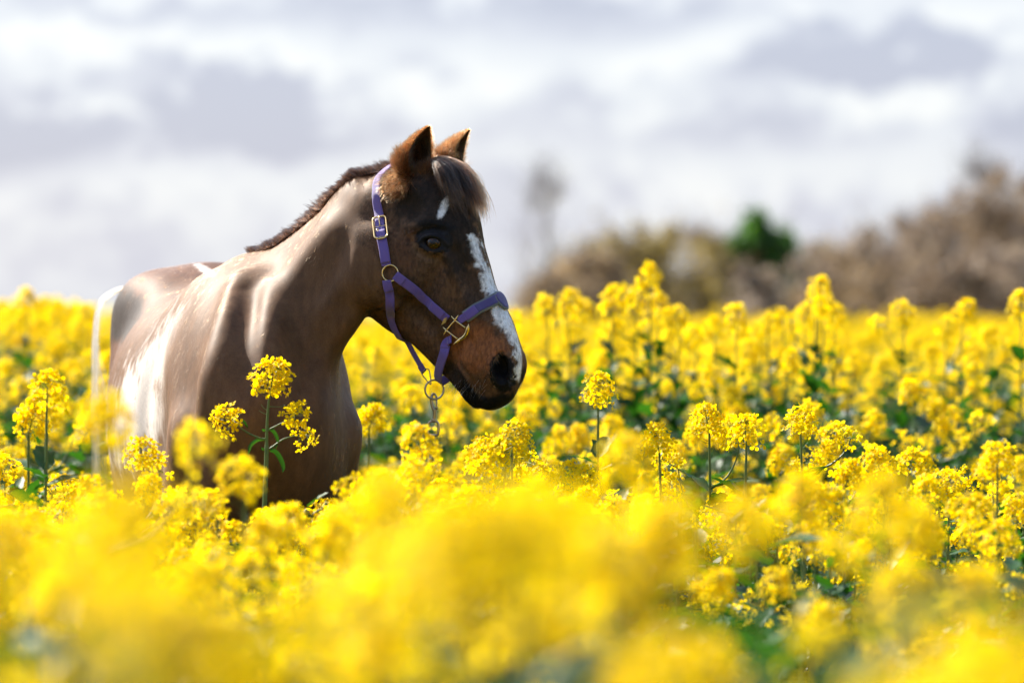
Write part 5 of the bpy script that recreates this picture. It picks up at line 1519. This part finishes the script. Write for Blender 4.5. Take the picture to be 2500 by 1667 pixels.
# ---- the tall single plant before the chest
def hero():
    Yh = 9.02; root = W(645, 1300, Yh); g = float(gz(root[0], Yh)); o0 = np.array([root[0], Yh, g])
    e = empty('rapeseed_plant', tuple(o0)); tag(e, "tallest lone rapeseed stem with four small heads standing against the horse's chest", 'flowering plant')
    r = np.random.default_rng(5)
    q = lambda x, y, dy=0.0: W(x, y, Yh + dy) - o0
    st, fo = NB(), NB()
    b0 = q(643, 1300); base = np.array([b0[0], 0, 0])
    pts = catmull([base, (base + b0) / 2 + [0.004, 0, 0], b0, q(646, 1232), q(650, 1130), q(651, 1085), q(652, 1040), q(655, 990), q(659, 962)], 50)
    zz = pts[:, 2]; tube(st, pts, np.interp(zz, [0, q(0, 1232)[2], q(0, 1095)[2], q(0, 1085)[2], q(0, 950)[2]], [0.0085, 0.0056, 0.0052, 0.0040, 0.0024]), 10)
    def branch(P, r0=0.0026, r1=0.0017): 
        c = catmull(P, 14); tube(st, c, np.linspace(r0, r1, 14), 7); return c
    l1 = branch([q(648, 1071), q(636, 1070), q(612, 1060), q(590, 1046), q(578, 1034)])
    r1 = branch([q(655, 1050), q(670, 1042), q(690, 1032), q(708, 1027)], 0.0024, 0.0016)
    r2 = branch([q(658, 1096), q(672, 1086), q(692, 1072), q(718, 1064)], 0.0026, 0.0017)
    for P, s_, nf, dr in ((( q(660, 958), q(663, 938)), 1.16, 62, None),):
        hb = NB(); flower_head(hb, P[0], norm(P[1] - P[0]), r, s_, nf, 18, 2); link_mesh('flower_head', hb.mesh('flower_head', MATS), e)
    hb = NB(); flower_head(hb, q(580, 1036), norm(np.array([-0.72, -0.35, 0.45])), r, 0.90, 42, 16, 0); link_mesh('flower_head', hb.mesh('flower_head', MATS), e)
    hb = NB(); flower_head(hb, q(708, 1028), norm(np.array([0.55, -0.5, 0.55])), r, 0.86, 30, 24, 0); link_mesh('flower_head', hb.mesh('flower_head', MATS), e)
    hb = NB(); flower_head(hb, q(720, 1064), norm(np.array([0.85, -0.3, -0.05])), r, 0.78, 24, 20, 0); link_mesh('flower_head', hb.mesh('flower_head', MATS), e)
    # young pods on the bare upper stem
    for P in ([q(655, 966), q(640, 955), q(633, 943), q(631, 931)], [q(657, 958), q(650, 950), q(645, 941)], [q(656, 992), q(672, 993), q(690, 992), q(698, 986)], [q(655, 1003), q(644, 996), q(637, 986)], [q(654, 1012), q(642, 1008), q(632, 1002)], [q(658, 957), q(668, 953), q(684, 953)]):
        tube(st, catmull(P, 8), [0.0010, .0009, .0008, .0008, .0009, .0009, .0008, .0004], 5)
    def ribbon(P, w):
        c = catmull(P, 14); T = norm(np.gradient(c, axis=0)); s_ = norm(np.cross(T, [0.25, 1.0, 0.1])); n_ = np.cross(s_, T)
        V = []; 
        for i in range(14):
            ww = w * math.sin(math.pi * (0.12 + 0.88 * i / 13)) ** 0.7 + 0.0004
            V += [c[i] - s_[i] * ww + n_[i] * ww * .5, c[i], c[i] + s_[i] * ww + n_[i] * ww * .35]
        fo.add(V, [f for i in range(13) for f in ((i * 3, i * 3 + 1, i * 3 + 4, i * 3 + 3), (i * 3 + 1, i * 3 + 2, i * 3 + 5, i * 3 + 4))], 1)
    ribbon([q(654, 1047), q(664, 1050), q(673, 1062), q(677, 1078), q(672, 1096)], 0.0042)
    ribbon([q(658, 1098), q(672, 1103), q(684, 1120), q(691, 1140), q(689, 1153)], 0.0058)
    ribbon([q(648, 1072), q(628, 1074), q(612, 1086), q(607, 1100), q(606, 1112)], 0.0040)
    ribbon([q(583, 1026), q(592, 1026), q(600, 1036), q(605, 1046)], 0.0028)
    ribbon([q(648, 1050), q(643, 1050), q(640, 1047)], 0.0026)
    ribbon([q(652, 1097), q(641, 1096), q(639, 1091)], 0.0024)
    ribbon([q(706, 1030), q(712, 1024), q(722, 1026)], 0.003)
    link_mesh('stem', st.mesh('stem', MATS), e); link_mesh('foliage', fo.mesh('foliage', MATS), e)
hero()
# a leafy shoot with buds under the chest
def shoot():
    Yh = 8.6; p = W(735, 1330, Yh); g = float(gz(p[0], Yh)); o0 = np.array([p[0], Yh, g])
    e = empty('rapeseed_plant', tuple(o0)); tag(e, "low rapeseed shoot with curled leaves and closed green buds under the horse's chest", 'flowering plant')
    q = lambda x, y, dy=0.0: W(x, y, Yh + dy) - o0; r = np.random.default_rng(12)
    st, fo = NB(), NB()
    tube(st, catmull([np.zeros(3), q(742, 1330), q(760, 1262), q(790, 1240)], 20), np.linspace(.006, .002, 20), 7)
    for x, y, dx, dz, L in ((735, 1250, -0.2, .2, .07), (722, 1262, -.4, -.6, .08), (752, 1236, .6, .5, .06), (700, 1290, -1, .1, .10), (770, 1250, .5, -.5, .07), (745, 1290, .8, -.3, .11), (715, 1330, -.8, .2, .12), (760, 1330, .9, .3, .12)):
        leaf(fo, q(x, y), np.array([dx, -.3, dz]), L, L * .2, r, 1.3)
    hb = NB()
    for i in range(18): bud(hb, q(792, 1240) + r.normal(0, .006, 3), norm(np.array([.3, 0, 1]) + r.normal(0, .5, 3)), .010, .0022, 2)
    link_mesh('stem', st.mesh('stem', MATS), e); link_mesh('foliage', fo.mesh('foliage', MATS), e); link_mesh('bud_cluster', hb.mesh('bud_cluster', MATS), e)
shoot()

# ---- the rest of the crop, too many to count: one object of instanced plants
src_col = bpy.data.collections.new('crop_sources')
for i, v in enumerate(VARIANTS):
    bm = bmesh.new(); me = bpy.data.meshes.new('crop_source')
    off = 0
    nb = NB()
    for part_ in [v['stem'], v['foliage']] + v['heads']:
        vs = np.empty(len(part_.vertices) * 3, dtype=np.float32); part_.vertices.foreach_get('co', vs)
        mi = np.empty(len(part_.polygons), dtype=np.int32); part_.polygons.foreach_get('material_index', mi)
        n0 = nb.n; nb.V.append(vs.reshape(-1, 3).astype(float)); nb.F += [tuple(n0 + k for k in p.vertices) for p in part_.polygons]; nb.M += mi.tolist(); nb.n += len(vs) // 3
    o = bpy.data.objects.new('crop_source_%d' % i, nb.mesh('crop_source', MATS)); src_col.objects.link(o)
def gn_field(name, pts, sc_, rot, label, source=None, cat='crop', picks=None):
    me = bpy.data.meshes.new(name); me.vertices.add(len(pts)); me.vertices.foreach_set('co', np.asarray(pts, dtype=np.float32).ravel())
    a = me.attributes.new('size', 'FLOAT_VECTOR', 'POINT'); a.data.foreach_set('vector', np.asarray(sc_, dtype=np.float32).ravel())
    a = me.attributes.new('turn', 'FLOAT_VECTOR', 'POINT'); a.data.foreach_set('vector', np.asarray(rot, dtype=np.float32).ravel())
    a = me.attributes.new('pick', 'INT', 'POINT'); a.data.foreach_set('value', rs.choice(picks or [0, 1, 3, 6, 8, 2, 3, 6, 7], len(pts)).astype(np.int32))
    o = link_mesh(name, me)
    ng = bpy.data.node_groups.new(name, 'GeometryNodeTree')
    ng.interface.new_socket('Geometry', in_out='INPUT', socket_type='NodeSocketGeometry'); ng.interface.new_socket('Geometry', in_out='OUTPUT', socket_type='NodeSocketGeometry')
    N, Lk = ng.nodes, ng.links
    gi, go = N.new('NodeGroupInput'), N.new('NodeGroupOutput')
    ci = N.new('GeometryNodeCollectionInfo'); ci.inputs['Collection'].default_value = source or src_col; ci.inputs['Separate Children'].default_value = True; ci.inputs['Reset Children'].default_value = True
    ip = N.new('GeometryNodeInstanceOnPoints'); ip.inputs['Pick Instance'].default_value = True
    def attr(nm, ty):
        a = N.new('GeometryNodeInputNamedAttribute'); a.data_type = ty; a.inputs['Name'].default_value = nm; return a.outputs['Attribute']
    Lk.new(gi.outputs[0], ip.inputs['Points']); Lk.new(ci.outputs[0], ip.inputs['Instance'])
    Lk.new(attr('pick', 'INT'), ip.inputs['Instance Index']); Lk.new(attr('size', 'FLOAT_VECTOR'), ip.inputs['Scale'])
    Lk.new(attr('turn', 'FLOAT_VECTOR'), ip.inputs['Rotation']); Lk.new(ip.outputs[0], go.inputs[0])
    md = o.modifiers.new('crop', 'NODES'); md.node_group = ng
    tag(o, label, cat, kind='stuff')
    return o
leaf_col = bpy.data.collections.new('leaf_sources')
for i in range(3):
    r = np.random.default_rng(300 + i); nb = NB()
    for k in range(34):
        z0 = 0.86 * (k + r.random()) / 34; az = k * 2.4 + r.normal(0, .5); L = r.uniform(.07, .14)
        off = np.array([math.cos(az * 1.7), math.sin(az * 1.7), 0]) * r.uniform(0, .09)
        leaf(nb, off + UP_ * z0, np.array([math.cos(az), math.sin(az), r.uniform(0.1, 1.0)]), L, L * r.uniform(.14, .26), r, r.uniform(.8, 1.7))
    for k in range(3):
        a_ = r.normal(0, .05, 2); tube(nb, np.array([[a_[0], a_[1], 0], [a_[0] * 1.3, a_[1] * 1.3, .5], [a_[0] * 1.5, a_[1] * 1.5, .86]]), [.005, .004, .002], 5)
    leaf_col.objects.link(bpy.data.objects.new('leaf_source_%d' % i, nb.mesh('leaf_source', MATS)))
lp, ls_, lr_ = [], [], []
for y0, y1, dn in ((1.6, 10.0, 15), (10.0, 17.0, 14)):
    n = int(dn * (y1 - y0) * ((y0 + y1) * 0.1333 + 5.0))
    for _ in range(n):
        yy = rs.uniform(y0, y1); half = 0.1333 * yy + 2.5
        if rs.random() > half / (0.1333 * y1 + 2.5): continue
        xx = rs.uniform(-half, half); px = 1250 + xx / yy * FL; g = float(gz(xx, yy))
        zt = g + rs.uniform(.66, .90)
        if yy < 9.7: zt = min(zt, CZ - (np.interp(px, *TOPLINE) + 150 - CY) / FL * yy)
        if not clear_of_horse(xx, yy, zt) or zt - g < .3: continue
        lp.append((xx, yy, g)); w = rs.uniform(.8, 1.2); ls_.append((w, w, (zt - g) / .88)); lr_.append((0, 0, rs.uniform(0, 6.28)))
gn_field('undergrowth', np.array(lp), np.array(ls_), np.array(lr_), 'dark green rape leaves and stems filling the crop below the flower heads', leaf_col, 'foliage', [0, 1, 2])
pts, scs, rots = [], [], []
def scatter(y0, y1, dens, hmean, hsd, margin):
    n = int(dens * 0.1333 * (y1 ** 2 - y0 ** 2) * 2.0)
    n = int(dens * (y1 - y0) * ((y0 + y1) * 0.1333 + 2 * margin))
    Y = rs.uniform(y0, y1, n)
    half = 0.1333 * Y + margin
    x = rs.uniform(-1, 1, n) * half
    w = half / (0.1333 * y1 + margin)
    ok = rs.random(n) < w
    for xx, yy in zip(x[ok], Y[ok]):
        g = float(gz(xx, yy)); px = 1250 + xx / yy * FL
        if yy < 9.7 and -90 < px < 2590: continue
        zt = g + rs.normal(hmean, hsd)
        if yy < 13: zt = min(zt, CZ - (np.interp(px, [0, 900, 1300, 2500], [880, 960, 985, 1010]) + abs(rs.normal(0, 50)) - 80 * (yy - 9.7) - CY) / FL * yy)
        if not clear_of_horse(xx, yy, zt): continue
        if zt - g < 0.4: continue
        pts.append((xx, yy, g)); wd = rs.uniform(.72, 1.1); scs.append((wd, wd, zt - g)); rots.append((rs.normal(0, .04), rs.normal(0, .04), rs.uniform(0, 6.28)))
scatter(-1.5, 9.7, 12, 0.92, 0.08, 2.4)
scatter(9.7, 11.3, 10, 0.80, 0.12, 3.0)
scatter(11.3, 16.5, 15, 0.84, 0.10, 3.5)
scatter(16.5, 32, 9, 0.93, 0.05, 5.0)
scatter(32, 62, 4, 0.98, 0.06, 9.0)
pts = np.array(pts); scs = np.array(scs); rots = np.array(rots)
# leave room for the camera itself
k_ = np.hypot(pts[:, 0], pts[:, 1]) > 0.9
pts, scs, rots = pts[k_], scs[k_], rots[k_]
# a few taller ones seen against the hedge and the sky
TALL = [(float(rs.uniform(-60, 225)), float(rs.uniform(722, 800)), float(rs.uniform(16, 22)), 0) for _ in range(70)] + [(1590, 640, 13.0, 0), (1563, 700, 13.3, 1), (1613, 712, 13.2, 2), (1498, 695, 13.2, 6), (1388, 705, 13.4, 0), (1338, 720, 13.5, 3), (1424, 724, 13.6, 1), (1663, 745, 13.2, 6),
        (1748, 765, 13.5, 6), (1800, 740, 13.0, 2), (1868, 762, 13.3, 4), (1912, 748, 14.0, 0), (2005, 672, 12.8, 1), (2012, 720, 12.9, 2), (1960, 738, 13.1, 4), (2040, 740, 13.2, 5), (2215, 732, 13.0, 6), (2352, 728, 13.2, 0),
        (2492, 708, 12.6, 2), (2300, 770, 13.6, 1), (2420, 790, 13.6, 4), (1700, 790, 13.8, 3), (1500, 770, 13.8, 5), (70, 700, 15.5, 6), (150, 735, 17, 2), (40, 742, 18, 1), (210, 740, 16, 5), (110, 722, 19, 3), (180, 745, 22, 4)]
ex = [(W(px, py, Y), v) for px, py, Y, v in TALL]
if len(ex):
    P2 = np.array([[p[0], p[1], float(gz(p[0], p[1]))] for p, v in ex]); S2 = np.array([[1.0, 1.0, p[2] - q[2] - 0.03] for (p, v), q in zip(ex, P2)])
    pts = np.vstack([pts, P2]); scs = np.vstack([scs, S2]); rots = np.vstack([rots, np.column_stack([np.zeros((len(ex), 2)), rs.uniform(0, 6.28, len(ex))])])
gn_field('rapeseed_crop', pts, scs, rots, 'yellow flowering rapeseed crop covering the bank behind and beside the horse')
print('field instances', len(pts), round(_t.time() - _t0, 1))
# ================================================================== hedge of bushes and small trees far behind
def bark_mat(name, c):
    m, nt, bs = material(name); ns = nd(nt.nodes, 'ShaderNodeTexNoise'); ns.inputs['Scale'].default_value = 9; ns.inputs['Detail'].default_value = 5
    cc_ = ramp(nt, ns.outputs['Fac'], [(0.3, tuple(v * 0.6 for v in c)), (0.7, tuple(v * 1.3 for v in c))]); nt.links.new(cc_, bs.inputs['Base Color']); bs.inputs['Roughness'].default_value = 0.85
    return m
m_bark = bark_mat('bark', (0.16, 0.115, 0.085)); m_barkd = bark_mat('dark_bark', (0.11, 0.08, 0.065)); m_barkg = bark_mat('grey_bark', (0.16, 0.14, 0.14))
LEAFM = dict(
    olive=green_mat('olive_leaves', [(0.2, (0.22, 0.18, 0.06)), (0.5, (0.32, 0.26, 0.08)), (0.8, (0.44, 0.37, 0.12))], 0.6, 0.45, thru=(1.1, 1.0, 0.85)),
    brown=green_mat('brown_buds', [(0.2, (0.24, 0.17, 0.10)), (0.5, (0.36, 0.27, 0.16)), (0.8, (0.50, 0.40, 0.26))], 0.7, 0.4, thru=(1.1, 1.0, 0.85)),
    pink=green_mat('pale_blossom', [(0.2, (0.30, 0.24, 0.19)), (0.5, (0.42, 0.35, 0.28)), (0.8, (0.66, 0.58, 0.50))], 0.7, 0.4, thru=(1.1, 1.0, 0.85)),
    rust=green_mat('rust_buds', [(0.2, (0.18, 0.13, 0.085)), (0.5, (0.30, 0.225, 0.155)), (0.8, (0.48, 0.39, 0.29))], 0.7, 0.4, thru=(1.1, 1.0, 0.85)),
    ivy=green_mat('ivy_leaves', [(0.2, (0.022, 0.065, 0.012)), (0.5, (0.045, 0.12, 0.018)), (0.8, (0.10, 0.21, 0.028))], 0.4, 0.3))
def shrub(name, label, cat, px, top, width, Y, kind, seed, nleaf=3800, ntwig=260, leafsize=0.045, bark=None, base=None, group=None, crown_from=0.12, trunk=0.0, spread=1.0):
    r = np.random.default_rng(seed); p = W(px, top, Y); g = float(gz(p[0], Y)); H = p[2] - g; Wd = width / FL * Y / 2
    o = np.array([p[0], Y, g]); e = empty(name, tuple(o)); tag(e, label, cat, group)
    tk, cr = NB(), NB()
    tips = []
    nst = 1 if trunk else int(r.integers(4, 8))
    for s_ in range(nst):
        a = r.uniform(0, 6.28); b = np.array([math.cos(a), math.sin(a), 0]) * (0 if trunk else 0.15 * Wd)
        top_ = b * 3.0 + np.array([0, 0, H * r.uniform(.6, .85)])
        c = catmull([b, b * 1.5 + [0, 0, H * .25], (b + top_) / 2 + r.normal(0, .05 * H, 3), top_], 12)
        tube(tk, c, np.linspace(0.022 * H if trunk else 0.010 * H, 0.004 * H, 12), 6, 0)
        for q in range(7):
            i = int(r.integers(3, 12)); az = r.uniform(0, 6.28)
            d = norm([math.cos(az), math.sin(az), r.uniform(.3, 1.4)]); L = Wd * r.uniform(.45, .95)
            c2 = catmull([c[i], c[i] + d * L * .5 + r.normal(0, .03, 3), c[i] + d * L + [0, 0, .1 * L]], 7)
            tube(tk, c2, np.linspace(0.005 * H, 0.0018 * H, 7), 4, 0); tips.append(c2)
    # clumps
    ncl = 26; ctrs = []
    while len(ctrs) < ncl:
        u = r.uniform(-1, 1, 3)
        if np.dot(u[:2], u[:2]) + max(u[2], 0) ** 2 * 1.0 < 1: ctrs.append(np.array([u[0] * Wd * .85, u[1] * Wd * .7, H * (crown_from + (1 - crown_from) * (0.5 + 0.44 * u[2]))]))
    for q_, cx_ in enumerate((-.25, .1, .35)): ctrs[q_] = np.array([cx_ * Wd, 0, H * (.93 - .05 * q_)])
    ctrs = np.array(ctrs); rad = r.uniform(.16, .34, ncl) * Wd; rad[:3] = .12 * Wd
    for k in range(ntwig):
        i = r.integers(0, ncl); s0 = ctrs[i] + r.normal(0, .4, 3) * rad[i]; d = norm(r.normal(0, .6, 3) + [0, 0, 1.1]); L = r.uniform(.12, .40) * spread
        tube(tk, np.array([s0, s0 + d * L * .5 + r.normal(0, .02, 3), s0 + d * L]), [0.007, .005, .003], 3, 0)
        tips.append(np.array([s0, s0 + d * L]))
    ii = r.integers(0, ncl, nleaf); C = ctrs[ii] + r.normal(0, .52, (nleaf, 3)) * rad[ii][:, None]
    tp = r.random(nleaf) < 0.3
    for j in np.where(tp)[0]:
        t_ = tips[int(r.integers(0, len(tips)))]; C[j] = t_[-1] * r.uniform(.6, 1) + t_[0] * 0 + r.normal(0, .03, 3) if len(t_) == 2 else t_[int(r.integers(2, len(t_)))] + r.normal(0, .05, 3)
    C[:, 2] = np.maximum(C[:, 2], 0.05)
    A = norm(r.normal(0, 1, (nleaf, 3))); Bq = norm(np.cross(A, r.normal(0, 1, (nleaf, 3)))); S = leafsize * r.uniform(.5, 1.3, (nleaf, 1))
    V = np.stack([C - A * S, C - Bq * S * .55, C + A * S, C + Bq * S * .55], 1).reshape(-1, 3)
    F = [(i * 4, i * 4 + 1, i * 4 + 2, i * 4 + 3) for i in range(nleaf)]
    cr.add(V, F, 0)
    link_mesh('trunk', tk.mesh('trunk', [bark or m_bark]), e); link_mesh('crown', cr.mesh('crown', [LEAFM[kind]], smooth=False), e)
YH = 62.0
shrub('small_tree', 'faint slender bare tree standing alone just right of the horse, before the hedge starts', 'tree', 1330, 395, 150, 80, 'brown', 1, 130, 260, .03, m_barkg, crown_from=.35, trunk=1, spread=2.2)
B_ = [('low brown bush at the near end of the hedge beside the muzzle', 1360, 690, 200, 'brown', 60), ('brown twiggy bush, second from the muzzle', 1450, 628, 230, 'brown', 61), ('tall brown and olive bush under the open sky, highest before the ivy tree', 1545, 575, 250, 'olive', 62),
      ('yellowish olive bush just before the ivy covered tree', 1690, 560, 250, 'olive', 63), ('olive brown bush filling the hedge below the ivy crown', 1780, 580, 230, 'olive', 61),
      ('pale pink flowering bush below the ivy covered tree', 1835, 670, 170, 'pink', 58), ('grey pink bush in the low dip of the hedge', 1985, 640, 200, 'pink', 60), ('dull brown bush in the low dip of the hedge', 2070, 640, 220, 'brown', 63),
      ('pinkish bush where the hedge starts to rise again', 2150, 590, 220, 'pink', 61), ('rust brown bush halfway up the rising end of the hedge', 2245, 530, 260, 'rust', 63), ('low pinkish brown bush before the rust brown ones', 2330, 640, 230, 'rust', 57),
      ('tall dark twiggy bush near the end of the hedge', 2385, 465, 260, 'rust', 66), ('tallest twiggy bush at the end of the hedge', 2490, 410, 280, 'rust', 66), ('pale pink bush at the foot of the tallest twiggy bushes', 2450, 600, 230, 'pink', 58),
      ('rust brown bush past the tallest one at the picture edge', 2610, 440, 260, 'rust', 65), ('low grey brown bush between the dull brown and the pinkish bush', 2110, 625, 260, 'brown', 59), ('olive bush behind the pale pink flowering bush', 1900, 650, 200, 'olive', 64)]
B_ += [('brown bush of the back row, nearest the horse', 1410, 655, 240, 'brown', 70), ('olive bush of the back row behind the tall brown and olive one', 1500, 590, 280, 'olive', 71), ('wide olive bush of the back row, left of the ivy crown', 1620, 560, 300, 'olive', 72),
       ('brown bush of the back row showing left under the ivy crown', 1745, 565, 260, 'brown', 71), ('brown bush of the back row, first right of the ivy crown', 1960, 585, 260, 'brown', 70), ('olive brown bush of the back row over the low dip', 2070, 600, 280, 'olive', 72),
       ('brown bush of the back row where the hedge rises', 2180, 565, 280, 'brown', 72), ('rust brown bush of the back row under the tall thin tree', 2330, 505, 280, 'rust', 73), ('brown bush of the back row between the tallest ones', 2440, 470, 280, 'brown', 74), ('far end bush of the back row', 2560, 430, 280, 'rust', 74)]
for i, (lab, px, top, w, k, Y) in enumerate(B_):
    shrub('bush', lab, 'bush', px, top - 12, w * 1.45, Y, k, 10 + i, 3100, 700, .055, m_barkd if k == 'rust' else m_bark, group='bushes of the hedge behind the field')
shrub('ivy_tree', 'small dark green ivy covered tree rising out of the hedge', 'tree', 1862, 508, 165, 61, 'ivy', 90, 6500, 90, .065, m_barkd, crown_from=.5, trunk=1)
shrub('bush', 'dark green bush on the lower right side of the ivy covered tree', 'bush', 1945, 590, 130, 61.5, 'ivy', 91, 2200, 60, .05, m_barkd, group='bushes of the hedge behind the field')
shrub('small_tree', 'tall thin bare tree standing out of the end of the hedge', 'tree', 2400, 385, 190, 68, 'brown', 92, 900, 420, .03, m_barkd, crown_from=.3, trunk=1, spread=2)
print('trees', round(_t.time() - _t0, 1))
